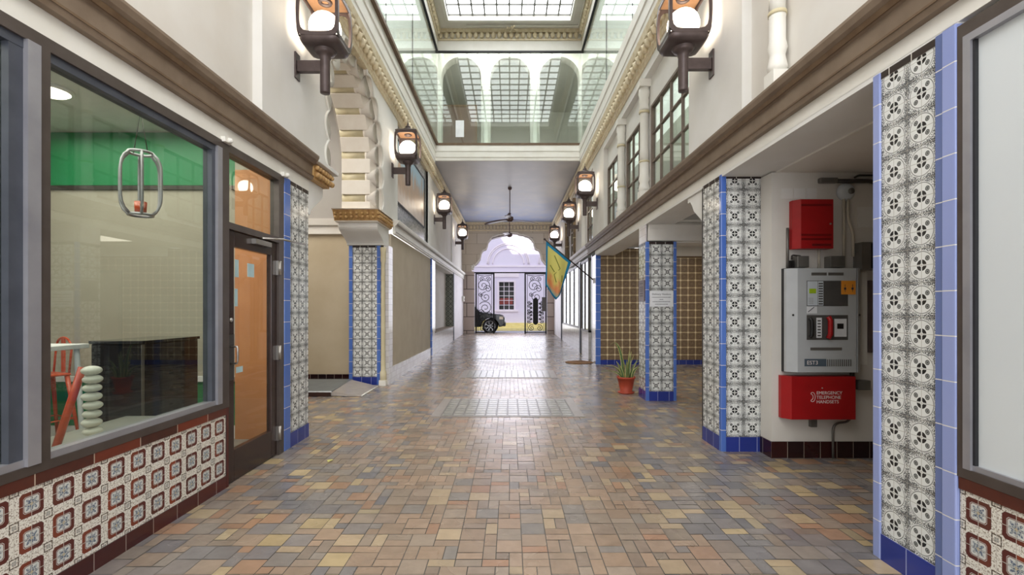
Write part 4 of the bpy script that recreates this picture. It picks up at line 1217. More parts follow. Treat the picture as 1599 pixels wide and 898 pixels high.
# right far shop fronts
def post(y, label):
    o = MB().box(-.03, .06, -.09, .09, -.05, 2.86 - zf(y)).build('shopfront_post', 'gasket_blue', None, (XR, y, zf(y)))
    tag(o, label, 'post', 'posts of the far right shopfronts')
def far_window(n, y0, y1, panes, sill):
    wn = struct_root('window_%d' % n)
    mb = MB(); mb.box(XR - .01, XR + .08, y0, y1, 2.80, 2.87); mb.box(XR - .01, XR + .08, y0, y1, sill - .05, sill + .01)
    wd = (y1 - y0) / panes
    for k in range(panes + 1): mb.box(XR - .01, XR + .035, y0 + k * wd - .035, y0 + k * wd + .035, sill + .01, 2.80)
    mb.build('window_frame', 'frame_brown', wn)
    for k in range(panes):
        MB().box(XR + .012, XR + .017, y0 + k * wd + .035, y0 + (k + 1) * wd - .035, sill + .01, 2.80).build('pane', 'window_glass', wn)
    mb = MB()
    mb.box(XR + .12, XR + .13, y0 + .1, y1 - .1, sill, 2.8)
    mb.build('blind', 'blind', wn)
struct('wall_right_door_recess', MB().box(XR + .55, XR + .6, 12.5, 13.2, 0, 2.87), 'gallery_brown')
d = struct_root('door_2')
mb = MB(); mb.box(XR + .12, XR + .16, 12.62, 12.72, .07, 2.3); mb.box(XR + .12, XR + .16, 13.0, 13.1, .07, 2.3); mb.box(XR + .12, XR + .16, 12.72, 13.0, 2.2, 2.3); mb.box(XR + .12, XR + .16, 12.72, 13.0, .07, .3)
mb.build('door_leaf', 'door_dark', d); MB().box(XR + .135, XR + .145, 12.72, 13.0, .3, 2.2).build('glass_pane', 'door_glass', d)
MB().box(XR - .01, XR + .1, 12.53, 12.62, .05, 2.87).build('door_frame', 'door_dark', d)
far_window(3, 13.15, 14.5, 2, .86)
far_window(4, 15.05, 19.6, 4, .90)
struct('wall_right_far_low', MB().box(XR, XR + .1, 13.15, 20.0, -.05, .85), 'white_grid_tiles')
struct('wall_right_far_room', MB().box(XR + .6, XR + .7, 13.1, 20.0, -.05, 2.9), 'room_pale')
struct('wall_right_pier', MB().box(XR, XR + .1, 14.7, 15.0, .85, 2.93), 'white_grid_tiles')
struct('wall_right_end', MB().box(XR, XR + .1, 20.1, YE, -.05, 2.93), 'fascia_lilac')
post(14.6, 'slim slate blue post between the second and third right shopfront windows')
post(20.0, 'slim slate blue post at the far end of the right shopfronts')
# mat
t = MB().lathe([(0, 0), (.34, 0), (.345, .012), (.32, .018), (0, .018)], (0, 0, 0), 'z', 32).build('door_mat', 'coir_mat', None, (1.78, 12.35, zf(12.35) + .002))
t.scale = (1.05, .9, 1); t.rotation_euler = (math.atan(.016), 0, 0); tag(t, 'oval brown coir mat in front of the right shop door', 'door mat')

# right upper wall
ZH = 5.15
XRr = XR + .10
struct('wall_right_near', MB().box(XR + .09, XR + .17, -1, 4.45, 3.20, 5.66), 'plaster_warm')
struct('wall_right_near_jamb', MB().box(XR, XR + .09, 4.43, 4.45, 3.20, 5.66), 'plaster_white')
struct('wall_right_pier_near', MB().box(XR, XR + .12, 4.45, 5.75, 3.20, 5.66), 'plaster_white')
struct('wall_right_header', MB().box(XR, XR + .12, 5.75, 11.0, ZH, 5.66), 'plaster_white')
struct('wall_right_pier_middle', MB().box(XR, XR + .12, 11.0, 12.45, 3.20, 5.66), 'plaster_warm')
struct('wall_right_header_far', MB().box(XR, XR + .12, 12.45, 18.9, ZH, 5.66), 'plaster_white')
struct('wall_right_pier_far', MB().box(XR, XR + .12, 18.9, YE, 3.20, 5.66), 'plaster_warm')
struct('wall_right_pier_lamp', MB().box(XR, XR + .12, 14.4, 15.7, 3.20, ZH), 'plaster_warm')
wins_up = [(5.80, 7.58, 4, 5), (7.90, 9.18, 3, 6), (9.50, 10.95, 3, 7), (12.50, 13.85, 3, 8), (16.2, 17.6, 3, 9)]
# recessed wall with window holes: built as bands
def band(y0, y1, z0, z1, nm): struct(nm, MB().box(XRr, XRr + .08, y0, y1, z0, z1), 'plaster_white')
band(5.75, 11.0, 4.68, ZH, 'wall_right_recess_top'); band(5.75, 11.0, 3.20, 3.33, 'wall_right_recess_bottom')
band(12.45, 18.9, 4.68, ZH, 'wall_right_recess_top_far'); band(12.45, 18.9, 3.20, 3.33, 'wall_right_recess_bottom_far')
for i, (a, b) in enumerate(((7.62, 7.86), (9.22, 9.46), (13.89, 16.16), (17.64, 18.9))):
    band(a, b, 3.33, 4.68, 'wall_right_recess_%s' % ['a', 'b', 'c', 'd'][i])
for y0, y1, nc, n in wins_up:
    wn = struct_root('window_%d' % n)
    z0, z1 = 3.33, 4.68
    mb = MB(); f_ = .035
    xa, xb = XRr - .02, XRr + .04
    mb.box(xa, xb, y0, y1, z0, z0 + .04); mb.box(xa, xb, y0, y1, z1 - .04, z1); mb.box(xa, xb, y0, y0 + .04, z0 + .04, z1 - .04); mb.box(xa, xb, y1 - .04, y1, z0 + .04, z1 - .04)
    mb.build('window_frame', 'upper_frame', wn)
    mb = MB(); cw = (y1 - y0) / nc
    for k in range(1, nc): mb.box(xa + .01, xb - .012, y0 + k * cw - .012, y0 + k * cw + .012, z0 + .04, z1 - .04)
    for k in (1, 2): mb.box(xa + .012, xb - .001, y0 + .04, y1 - .04, z0 + (z1 - z0) * k / 3 - .013, z0 + (z1 - z0) * k / 3 + .013)
    mb.build('glazing_bars', 'upper_frame', wn)
    MB().box(XRr + .012, XRr + .018, y0 + .04, y1 - .04, z0 + .04, z1 - .04).build('pane', 'window_glass', wn)
struct('wall_right_upper_room', MB().box(XR + 1.1, XR + 1.2, 5.6, 19.0, 3.1, 5.6), 'room_pale')
struct('ceiling_upper_room', MB().box(XR + .2, XR + 1.1, 5.6, 19.0, 5.16, 5.2), 'ceiling_glow')  # glowing ceiling added to brighten the room behind the upper windows
struct('floor_upper_room', MB().box(XR + .2, XR + 1.1, 5.6, 19.0, 3.1, 3.2), 'room_pale')
# fluted half-columns
def colonnette(loc, h, label, mat='fascia_white', r=.075):
    t = thing('fluted_colonnette', label, 'column', loc, 0, 'fluted colonnettes on the right upper wall')
    MB().box(-r * 1.15, r * 1.15, -r * 1.15, r * 1.15, 0, .16).build('plinth', mat, t)
    MB().lathe([(r * 1.0, .16), (r * 1.25, .20), (r * 1.05, .26), (r * .95, .30), (r * 1.2, .36), (r, .42), (r, .60), (r * 1.05, .62)], (0, 0, 0), 'z', 16).build('carved_base', mat, t)
    MB().lathe([(r * 1.12, .62), (r * 1.16, .635), (r * 1.12, .65)], (0, 0, 0), 'z', 16).build('gilt_band', 'stone_gold', t)
    MB().lathe([(r, .65), (r, .8), (r * .92, .84), (r * .92, 1.38), (r, 1.42)], (0, 0, 0), 'z', 24, flute=1, fd=.12).build('fluted_shaft', mat, t)
    MB().lathe([(r * 1.1, 1.42), (r * 1.14, 1.44), (r * 1.1, 1.46)], (0, 0, 0), 'z', 16).build('gilt_band', 'stone_gold', t)
    MB().lathe([(r, 1.46), (r * 1.15, 1.5), (r * .95, 1.56), (r * 1.2, 1.62), (r, 1.66), (r * 1.25, 1.74), (r * 1.1, h - .12)], (0, 0, 0), 'z', 16).build('carved_capital', mat, t)
    MB().box(-r * 1.3, r * 1.3, -r * 1.3, r * 1.3, h - .12, h - .002).build('abacus', mat, t)
    return t
colonnette((XR + .01, 3.86, 3.201), 2.2, 'white fluted colonnette nearest the viewer, above the alarm bay', r=.062)
c0 = colonnette((XR + .02, 7.74, 3.201), ZH - 3.2, 'fluted colonnette between the two largest right upper windows')
dup(c0, (XR + .02, 9.34, 3.201), 0, 'fluted colonnette between the second and third right upper windows')
c1 = colonnette((XR + .02, 15.95, 3.201), ZH - 3.2, 'weathered tan colonnette on the right upper wall beyond the second right lantern', 'dark_column')
dup(c1, (XR + .02, 18.3, 3.201), 0, 'weathered tan colonnette on the right upper wall nearest the gate')

# ================================================================== CORNICES, CEILING, WELL
YC = 13.77         # near edge of painted ceiling
def dentil_trim(name, x, sgn, y0, y1):
    r = struct_root(name)
    def P(o): return x + sgn * o
    MB().prism([(P(-.09), 5.30), (P(.02), 5.30), (P(.03), 5.36), (P(.05), 5.37), (P(.06), 5.52), (P(.12), 5.56), (P(.14), 5.66), (P(-.09), 5.66)], 'y', y0, y1).build('moulding', 'cream_ornament', r)
    mb = MB(); n = int((y1 - y0) / .17)
    for k in range(n):
        y = y0 + (k + .5) * .17
        mb.ball((P(.085), y, 5.455), .06, 8, 6, (.9, .85, 1.25))
        mb.ball((P(.10), y + .085, 5.52), .034, 6, 4)
    mb.build('egg_ornament', 'cream_ornament', r)
dentil_trim('trim_17', XL, 1, 3.0, YE)
dentil_trim('trim_18', XR, -1, 3.0, YE)
XGL, XGR = -2.10, 2.06
struct('ceiling', MB().box(XL - .1, XR + .1, YC, YE + .1, 5.73, 5.83), 'sky_mural')
struct('ceiling_near', MB().box(XL - .2, XR + .2, -1.0, 6.1, 5.67, 5.83), 'plaster_white')
struct('entrance_sun_block', MB().box(-7.2, 7.2, -13, -1.0, 5.67, 5.83), 'plaster_white')  # unseen slab added to keep the sun out of the passage
struct('wall_entrance_left', MB().box(-7.2, -7.1, -13, -1.06, 0, 5.67), 'plaster_white')
struct('wall_entrance_right', MB().box(7.1, 7.2, -13, -1.0, 0, 5.67), 'plaster_white')
struct('wall_entrance_back', MB().box(XR + .4, 7.1, -1.1, -1.0, 0, 5.67).box(-7.1, XL - .08, -1.16, -1.06, 3.5, 5.67), 'plaster_white')
# fascia round the well
def fascia(name, poly, axis, a, b): struct(name, MB().prism(poly, axis, a, b), 'fascia_white')
for nm, x, s_ in (('trim_19', XL, 1), ('trim_20', XR, -1)):
    fascia(nm, [(x - s_ * .1, 5.66), (x + s_ * .14, 5.66), (x + s_ * .14, 5.74), (x + s_ * .155, 5.75), (x + s_ * .155, 5.95), (x + s_ * .175, 5.97), (x + s_ * .175, 6.16), (x - s_ * .1, 6.16)], 'y', 6.1, YC)
fascia('trim_21', [(YC, 5.73), (YC - .02, 5.74), (YC - .02, 5.82), (YC - .04, 5.83), (YC - .04, 5.98), (YC - .06, 6.0), (YC - .06, 6.16), (YC + .6, 6.16), (YC + .6, 5.84), (YC + .01, 5.84)], 'x', XL, XR)
fascia('trim_22', [(6.1, 5.67), (6.12, 5.8), (6.14, 6.16), (5.5, 6.16), (5.5, 5.84)], 'x', XL, XR)
mb = MB()
mb.box(XL - .02, XGL + .03, 6.1, YC + .1, 6.162, 6.23); mb.box(XGR - .03, XR + .02, 6.1, YC + .1, 6.162, 6.23); mb.box(XGL + .03, XGR - .03, YC - .07, YC + .1, 6.162, 6.23); mb.box(XGL + .03, XGR - .03, 6.05, 6.16, 6.162, 6.23)
struct('trim_23', mb, 'cornice_groove')
# glass walls of the well
ZG0, ZG1 = 6.23, 8.86
wn = struct_root('window_10')
MB().box(XGL - .02, XGL - .008, 6.15, YC + .02, ZG0, ZG1).build('pane', 'well_glass', wn)
wn2 = struct_root('window_11')
MB().box(XGR + .008, XGR + .02, 6.15, YC + .02, ZG0, ZG1).build('pane', 'well_glass', wn2)
wn3 = struct_root('window_12')
MB().box(XGL, XGR, YC + .0, YC + .012, ZG0, ZG1).build('pane', 'well_glass', wn3)
mb = MB()
mb.box(XGL - .05, XGL + .02, 6.1, YC + .05, ZG1, ZG1 + .04); mb.box(XGR - .02, XGR + .05, 6.1, YC + .05, ZG1, ZG1 + .04); mb.box(XGL + .02, XGR - .02, YC - .03, YC + .05, ZG1, ZG1 + .04)
for y in (8.1, 10.3): mb.box(XGL - .022, XGL - .006, y, y + .012, ZG0, ZG1); mb.box(XGR + .006, XGR + .022, y, y + .012, ZG0, ZG1)
struct('trim_24', mb, 'gasket_black')
struct('wall_well_near', MB().box(XL, XR, 6.0, 6.1, 6.23, 9.6), 'plaster_white')
# upper frieze + dentils + soffit
struct('trim_25', MB().box(XGL - .1, XGL, 6.1, YC + .1, 8.90, 9.55).box(XGR, XGR + .1, 6.1, YC + .1, 8.90, 9.55).box(XGL, XGR, YC, YC + .1, 8.90, 9.55), 'fascia_white')
r = struct_root('trim_26')
mb = MB()
def eg(mb, x, y, dx, dy):
    mb.ball((x + dx * .05, y + dy * .05, 9.33), .07, 8, 6, (1, 1, 1.3))
n = int((XGR - XGL) / .17)
for k in range(n): eg(mb, XGL + (k + .5) * .17, YC, 0, -1)
for k in range(44):
    eg(mb, XGL, 6.2 + k * .17, 1, 0); eg(mb, XGR, 6.2 + k * .17, -1, 0)
mb.build('egg_ornament', 'cream_ornament', r)
mb = MB()
mb.box(XGL, XGR, YC - .10, YC - .001, 9.40, 9.50); mb.box(XGL + .001, XGL + .10, 6.1, YC - .1, 9.40, 9.50); mb.box(XGR - .10, XGR - .001, 6.1, YC - .1, 9.40, 9.50)
mb.box(XGL, XGR, YC - .04, YC - .001, 9.20, 9.24); mb.box(XGL + .001, XGL + .04, 6.1, YC - .04, 9.20, 9.24); mb.box(XGR - .04, XGR - .001, 6.1, YC - .04, 9.20, 9.24)
mb.build('moulding', 'cream_ornament', r)
SX0, SX1, SY0, SY1 = -1.78, 1.72, 6.6, 13.30
mb = MB()
mb.box(XGL - .1, SX0, 6.0, YC + .1, 9.50, 9.56); mb.box(SX1, XGR + .1, 6.0, YC + .1, 9.50, 9.56); mb.box(SX0, SX1, SY1, YC + .1, 9.50, 9.56); mb.box(SX0, SX1, 6.0, SY0, 9.50, 9.56)
struct('ceiling_well', mb, 'plaster_warm')
sk = struct_root('window_13')
mb = MB()
for a in ((SX0 - .03, SX0 + .05, SY0, SY1), (SX1 - .05, SX1 + .03, SY0, SY1), (SX0, SX1, SY1 - .05, SY1 + .03), (SX0, SX1, SY0 - .03, SY0 + .05)): mb.box(*a, 9.47, 9.66)
mb.build('skylight_kerb', 'fascia_white', sk)
mb = MB(); n = 10
for k in range(n + 1):
    x = SX0 + .05 + (SX1 - SX0 - .1) * k / n; mb.box(x - .02, x + .02, SY0, SY1, 9.60, 9.66)
n = 15
for k in range(n + 1):
    y = SY0 + .05 + (SY1 - SY0 - .1) * k / n; mb.box(SX0, SX1, y - .016, y + .016, 9.615, 9.655)
mb.build('skylight_bars', 'skylight_bar', sk)
MB().box(SX0, SX1, SY0, SY1, 9.664, 9.68).build('skylight_panes', 'skylight_pane', sk)
# conduit pipe under soffit
o = MB().tube([(-1.25, YC - .28, 9.46), (1.9, YC - .28, 9.46), (1.93, YC - .31, 9.46), (1.93, 8.0, 9.46)], .018, 8).build('ceiling_conduit', 'fascia_white'); tag(o, 'white conduit run along the skylight soffit', 'conduit')
mb = MB(); mb.ball((0, 0, 0), .05, 10, 8)
for k in range(4):
    a = k * PI / 2 + .4; mb.tube([(0, 0, 0), (.1 * math.cos(a), .1 * math.sin(a), -.03), (.14 * math.cos(a), .14 * math.sin(a), -.02)], .016, 6)
    mb.ball((.14 * math.cos(a), .14 * math.sin(a), -.03), .03, 8, 6)
o = mb.build('spot_cluster', 'cream_ornament', None, (0.05, YC - .28, 9.41)); tag(o, 'small ornate fitting midway along the skylight conduit', 'light fitting')

# galleries behind the glass
for nm, s_ in (('left', -1), ('right', 1)):
    x0 = (XL if s_ < 0 else XR) + s_ * .12; x1 = x0 + s_ * 1.5
    struct('wall_gallery_' + nm, MB().box(x1, x1 + s_ * .1, 6.0, 14.4, 5.9, 9.3), 'plaster_warm')
    struct('floor_gallery_' + nm, MB().box(x0 - s_ * .02, x1, 6.0, 14.4, 5.95, 6.10), 'plaster_grey')
    struct('ceiling_gallery_' + nm, MB().box((XGL if s_ < 0 else XGR) + s_ * .11, x1, 6.0, 14.4, 9.3, 9.36), 'ceiling_glow')
    struct('wall_gallery_near_' + nm, MB().box(x0, x1, 5.95, 6.0, 5.9, 9.3), 'plaster_warm')
# arcade wall behind far glass
YA = 14.35
def arch_wall(yA, x0, x1, z0, z1, centers, hw, spring, mbuild):
    """wall panel in xz with arched openings down to z0"""
    pts = [(x0, z0)]
    for c in centers:
        pts.append((c - hw, z0)); pts.append((c - hw, spring))
        for k in range(1, 16): pts.append((c - hw * math.cos(PI * k / 16), spring + hw * math.sin(PI * k / 16)))
        pts.append((c + hw, spring)); pts.append((c + hw, z0))
    pts += [(x1, z0), (x1, z1), (x0, z1)]
    mbuild.prism(pts, 'y', yA, yA + .35)
mb = MB(); arch_wall(YA, -3.6, 3.5, 6.16, 9.3, [-1.48, 0, 1.48], .60, 8.45, mb)
struct('wall_gallery_arcade', mb, 'plaster_warm')
for x, nm in ((-.74, 'left'), (.74, 'right')):
    t = thing('arcade_column', 'white column behind the high glass, %s of the two' % nm, 'column', (x, YA - .05, 6.16))
    MB().lathe([(.0, 0), (.11, 0), (.11, .08), (.075, .12), (.07, 1.6), (.08, 1.62), (.08, 1.68), (.12, 1.95), (0, 1.95)], (0, 0, 0), 'z', 18).build('shaft', 'fascia_white', t)
    MB().box(-.14, .14, -.04, .10, 1.96, 2.17).build('capital', 'fascia_white', t)
struct('floor_gallery_far', MB().box(-3.6, 3.5, YC + .62, 20, 5.98, 6.12), 'plaster_grey')
struct('wall_gallery_back', MB().box(-3.6, 3.5, 19.0, 19.1, 6.1, 10.4), 'room_pale')
struct('wall_gallery_back_left', MB().box(-3.7, -3.6, 14.4, 19.1, 6.1, 9.3), 'room_pale')
struct('wall_gallery_back_right', MB().box(3.5, 3.6, 14.4, 19.1, 6.1, 9.3), 'room_pale')
struct('ceiling_gallery_back', MB().box(-3.6, 3.5, 14.7, 19.0, 9.3, 9.36), 'room_pale')
t = thing('gallery_door', 'brown door in the room behind the high glass', 'door', (-1.75, 16.2, 6.12))
MB().box(-.55, .55, 0, .05, 0, 2.2).build('leaf', 'gallery_brown', t)
mb = MB(); mb.box(-.62, -.55, -.02, .06, 0, 2.27); mb.box(.55, .62, -.02, .06, 0, 2.27); mb.box(-.55, .55, -.02, .06, 2.2, 2.27); mb.build('frame', 'cornice_groove', t)
o = MB().box(-.12, .12, -.004, 0, -.24, .24).build('paper_sheet', 'paper', None, (-1.46, YC - .002, 6.66)); tag(o, 'white paper sheet stuck low on the high glass', 'paper')
# roof closing the rest
struct('ceiling_roof', MB().box(-7.2, -3.95, -1.2, 24.0, 9.6, 9.7).box(3.85, 7.2, -1.2, 24.0, 9.6, 9.7), 'plaster_grey')

# ================================================================== LANTERNS
def frame_panel(mb, W2, Hh_, bul, th, place):
    """one side of the lantern: rounded window opening in a slightly bulging plate. place(u, v, d) -> 3d"""
    N = 40
    outer, inner = [], []
    for k in range(N):
        a = 2 * PI * (k + .5) / N
        ca, sa = math.cos(a), math.sin(a)
        m = max(abs(ca), abs(sa)); outer.append((W2 * ca / m, Hh_ * sa / m))
        e = 6.0
        rr = (abs(ca) ** e + abs(sa) ** e) ** (-1 / e)
        inner.append(((W2 - .032) * ca * rr, (Hh_ - .035) * sa * rr))
    def B(p, d): return place(p[0] * (1 + bul * (1 - (p[1] / Hh_) ** 2)), p[1], d + bul * W2 * (1 - (p[1] / Hh_) ** 2))
    A = [B(p, 0) for p in outer]; Bq = [B(p, 0) for p in inner]; C_ = [B(p, -th) for p in inner]; D_ = [B(p, -th) for p in outer]
    mb.sheet(A, Bq, True, False); mb.sheet(Bq, C_, True, False); mb.sheet(C_, D_, True, False)
def lantern(loc, rz, label):
    """local +x points away from the wall; origin on the wall at the foot of the post"""
    t = thing('wall_lantern', label, 'wall lantern', loc, rz, 'square wall lanterns with white globes')
    px = .31
    MB().box(.001, .018, -.055, .055, .15, .43).build('wall_plate', 'lantern_metal', t, bevel=.003)
    MB().box(.018, px - .02, -.032, .032, .225, .345).build('arm', 'lantern_metal', t, bevel=.006)
    MB().lathe([(0, 0), (.05, 0), (.052, .01), (.052, .36), (.058, .37), (.060, .40), (.085, .41), (.105, .43), (.105, .445), (.125, .455), (0, .455)], (px, 0, 0), 'z', 22).build('post', 'lantern_metal', t)
    # tray : dish under the cage
    mb = MB(); rings = []
    for h, wd in ((.452, .10), (.458, .165), (.472, .195), (.50, .208), (.535, .208)):
        ring_ = []
        for k in range(32):
            a = 2 * PI * (k + .5) / 32; ca, sa = math.cos(a), math.sin(a); e = 8 if h > .455 else 3
            rr = (abs(ca) ** e + abs(sa) ** e) ** (-1 / e)
            ring_.append((px + wd * ca * rr, wd * sa * rr, h))
        rings.append(ring_)
    mb.loft(rings); mb.build('tray', 'lantern_metal', t)
    zc, Hc, W2 = .760, .240, .208
    mb = MB()
    for q in range(4):
        a = q * PI / 2; ca, sa = math.cos(a), math.sin(a)
        frame_panel(mb, W2, Hc, .06, .014, lambda u_, v_, d_, ca=ca, sa=sa: (px + ca * (W2 + d_) - sa * u_, sa * (W2 + d_) + ca * u_, zc + v_))
    mb.build('cage', 'lantern_metal', t)
    MB().ball((px, 0, .70), .168, 28, 18).build('globe', 'globe_light', t)
    # roof, its underside copper
    mb = MB(); rings = []
    for h, wd in ((1.002, .205), (1.02, .205), (1.05, .16), (1.065, .09)):
        rings.append([(px + wd * sx_, wd * sy_, h) for sx_, sy_ in ((1, 1), (-1, 1), (-1, -1), (1, -1))])
    mb.loft(rings, smooth=False); mb.build('roof', 'lantern_metal', t)
    MB().box(px - .185, px + .185, -.185, .185, .988, 1.001).build('copper_ceiling', 'lantern_inner', t)
    MB().lathe([(.035, .987), (.075, .987), (.07, .97), (.045, .965), (.035, .987)], (px, 0, 0), 'z', 20, caps=False).build('vent_ring', 'lantern_metal', t)
    MB().lathe([(0, 1.06), (.11, 1.065), (.10, 1.09), (.05, 1.115), (.04, 1.13), (.055, 1.14), (.03, 1.16), (.015, 1.18), (.02, 1.195), (.008, 1.22), (.006, 1.28), (0, 1.29)], (px, 0, 0), 'z', 18).build('finial', 'lantern_metal', t)
    return t
la = lantern((XL, 5.15, 3.78), 0, 'nearest wall lantern on the left, cut off by the top edge')
for y, z, s_ in ((9.32, 3.87, 'second wall lantern on the left, between the lobed arch and the painting'),
                 (14.45, 3.88, 'third wall lantern on the left, just past the painting'),
                 (19.95, 3.94, 'farthest left wall lantern, close to the gate arch')):
    dup(la, (XL, y, z), 0, s_)
for y, z, s_ in ((5.08, 3.77, 'nearest wall lantern on the right, cut off by the top edge'),
                 (11.80, 3.77, 'second wall lantern on the right, beyond the three upper windows'),
                 (15.05, 3.76, 'third wall lantern on the right'),
                 (19.95, 3.85, 'farthest right wall lantern, above the flag')):
    dup(la, (XR, y, z), PI, s_)

# ================================================================== CEILING FANS
def fan(loc, rod, rz, label):
    t = thing('ceiling_fan', label, 'ceiling fan', loc, rz, 'ceiling fans on long rods')
    MB().lathe([(0, rod), (.07, rod), (.06, rod - .06), (.02, rod - .09), (0, rod - .09)], (0, 0, 0), 'z', 16).build('canopy', 'fan_wood', t)
    MB().cyl((0, 0, .12), (0, 0, rod - .08), .016, 8).build('rod', 'fan_wood', t)
    MB().lathe([(0, .14), (.03, .14), (.05, .10), (.12, .08), (.13, -.02), (.10, -.06), (.07, -.09), (0, -.10)], (0, 0, 0), 'z', 20).build('motor', 'fan_wood', t)
    for k in range(3):
        a = 2 * PI * k / 3; mb = MB(); top, bot = [], []
        rings = []
        for j in range(9):
            q = j / 8; x = .12 + 1.0 * q; w_ = .055 + .05 * math.sin(PI * min(1, q * 1.2) * .8); w_ = w_ if j < 8 else .03
            zz = -.01 - .06 * q * q
            rings.append([(x, -w_, zz - .016), (x, w_, zz + .016), (x, w_, zz + .026), (x, -w_, zz - .006)])
        mb.loft([[(p[0] * math.cos(a) - p[1] * math.sin(a), p[0] * math.sin(a) + p[1] * math.cos(a), p[2]) for p in rg] for rg in rings])
        mb.build('blade', 'fan_wood', t)
    return t
fan((-.02, 16.8, 4.62), 1.11, 0.436, 'nearer ceiling fan hanging under the painted ceiling')
fan((-.04, 21.3, 4.76), .97, 2.4, 'farther ceiling fan in front of the gate arch')

# ================================================================== FLAG
t = thing('flag', 'yellow and orange flag with blue border on an angled pole', 'flag', (XR, 12.1, 2.19))
p0 = Vector((-.04, 0, 0)); p1 = Vector((-1.30, -.25, 1.0))
mb = MB(); mb.tube([p0, p1], .016, 8); mb.ball(p1, .03, 10, 6); mb.build('pole', 'door_dark', t)
MB().box(-.06, -.014, -.05, .05, -.08, .05).build('bracket', 'steel', t)
NU_, NV_ = 14, 18
rows = []
a0 = p0.lerp(p1, .46); a1 = p0.lerp(p1, .97)
for j in range(NV_ + 1):
    v_ = j / NV_; row = []
    for i in range(NU_ + 1):
        u_ = i / NU_
        top = a0.lerp(a1, u_)
        drop = 1.12 * v_
        # cloth gathers as it hangs
        cxm = a0.lerp(a1, .62)
        x = top.x * (1 - .42 * v_) + (cxm.x - .04) * .42 * v_ - .10 * v_
        y = top.y + .07 * math.sin(u_ * 9 + v_ * 3) * v_ ** .6
        z = top.z - drop * (1.0 if u_ > .3 else .75 + .25 * u_ / .3) + .0
        row.append((x, y, z))
    rows.append(row)
vs = [p for r_ in rows for p in r_]; fs = []; uvs = []
for j in range(NV_):
    for i in range(NU_):
        a = j * (NU_ + 1) + i; fs.append((a, a + 1, a + NU_ + 2, a + NU_ + 1))
        U = lambda ii, jj: (ii / NU_, jj / NV_)
        uvs.append([U(i, j), U(i + 1, j), U(i + 1, j + 1), U(i, j + 1)])
mb = MB(); mb.add(vs, fs, True); cl = mb.build('cloth', 'flag_cloth', t)
me = cl.data
uvl = me.uv_layers['UVMap'].data
for p in me.polygons:
    for li, vi in zip(p.loop_indices, p.vertices): uvl[li].uv = ((vi % (NU_ + 1)) / NU_, (vi // (NU_ + 1)) / NV_)
md = cl.modifiers.new('solid', 'SOLIDIFY'); md.thickness = .004
def on_cloth(u_, v_):
    i = u_ * NU_; j = v_ * NV_; a = Vector(rows[int(j)][int(i)]); return a + Vector((0, -.02, 0))
mb = MB(); mb.tube([on_cloth(.70, .22), on_cloth(.40, .38), on_cloth(.62, .58), on_cloth(.45, .68)], .009, 6); mb.tube([on_cloth(.25, .45), on_cloth(.15, .62)], .009, 6); mb.tube([on_cloth(.8, .45), on_cloth(.6, .5)], .009, 6)
mb.build('painted_mark', 'flag_mark', t)

# ================================================================== POTTED PLANT
t = thing('potted_plant', 'snake plant with spiky leaves in a terracotta pot', 'potted plant', (2.00, 8.25, 0.004))
MB().lathe([(0, 0), (.10, 0), (.115, .02), (.10, .03), (.145, .25), (.155, .25), (.16, .285), (.145, .285), (.14, .25), (0, .25)], (0, 0, 0), 'z', 28).build('pot', 'terracotta', t)
MB().lathe([(0, -.002), (.13, -.002), (.145, .022), (.125, .02), (0, .012)], (0, 0, 0), 'z', 28).build('saucer', 'terracotta', t)
MB().lathe([(0, .24), (.138, .24), (.138, .262), (0, .268)], (0, 0, 0), 'z', 20).build('soil', 'soil', t)
rnd = random.Random(3)
leaves = [(-.05, .0, .62, -.22, 0.0), (.02, -.04, .42, .02, .0), (.05, .02, .46, .06, .05), (-.02, .05, .40, -.05, .06), (.07, -.02, .36, .14, -.04), (.0, -.06, .34, -.02, -.05),
          (.06, .05, .40, .10, .05), (-.06, -.03, .30, -.12, -.03), (.08, .0, .30, .26, 0.0), (-.07, .03, .22, -.30, .02), (-.08, -.02, .14, -.38, -.06), (.03, .03, .48, .04, .02), (.09, -.03, .22, .24, -.06), (.01, .0, .38, -.08, -.02)]
for k, (bx, by, h, lx, ly) in enumerate(leaves):
    mb = MB(); A, B, C_ = [], [], []
    for j in range(11):
        s_ = j / 10
        cx_ = bx + lx * s_ ** 1.8; cy_ = by + ly * s_ ** 1.5
        z = .25 + h * (s_ if abs(lx) < .2 else math.sin(s_ * 1.9) / 1.0)
        wd = .026 * (1 - s_ ** 2.2) + .001
        an = k * 1.3
        A.append((cx_ - wd * math.cos(an), cy_ - wd * math.sin(an), z)); B.append((cx_ + .006 * math.sin(an), cy_ - .006 * math.cos(an), z - .002)); C_.append((cx_ + wd * math.cos(an), cy_ + wd * math.sin(an), z))
    n = 11
    vv = A + B + C_
    ff = []; uu = []
    for j in range(10):
        ff.append((j, j + 1, n + j + 1, n + j)); uu.append([(0, j / 10), (0, (j + 1) / 10), (.5, (j + 1) / 10), (.5, j / 10)])
        ff.append((n + j, n + j + 1, 2 * n + j + 1, 2 * n + j)); uu.append([(.5, j / 10), (.5, (j + 1) / 10), (1, (j + 1) / 10), (1, j / 10)])
    mb.add(vv, ff, True); lf = mb.build('leaf', 'plant_leaf', t)
    for p in lf.data.polygons:
        for li, vi in zip(p.loop_indices, p.vertices): lf.data.uv_layers['UVMap'].data[li].uv = ((vi // n) * .5, (vi % n) / 10)
    md = lf.modifiers.new('solid', 'SOLIDIFY'); md.thickness = .003
# fallen green leaf
mb = MB(); mb.add([(0, -.05, .004), (.03, 0, .012), (0, .05, .004), (-.03, 0, .010)], [(0, 1, 2, 3)])
o = mb.build('fallen_leaf', 'plant_leaf', None, (-1.72, 4.55, 0.002)); tag(o, 'small green leaf lying on the floor tiles before the shop door', 'leaf')

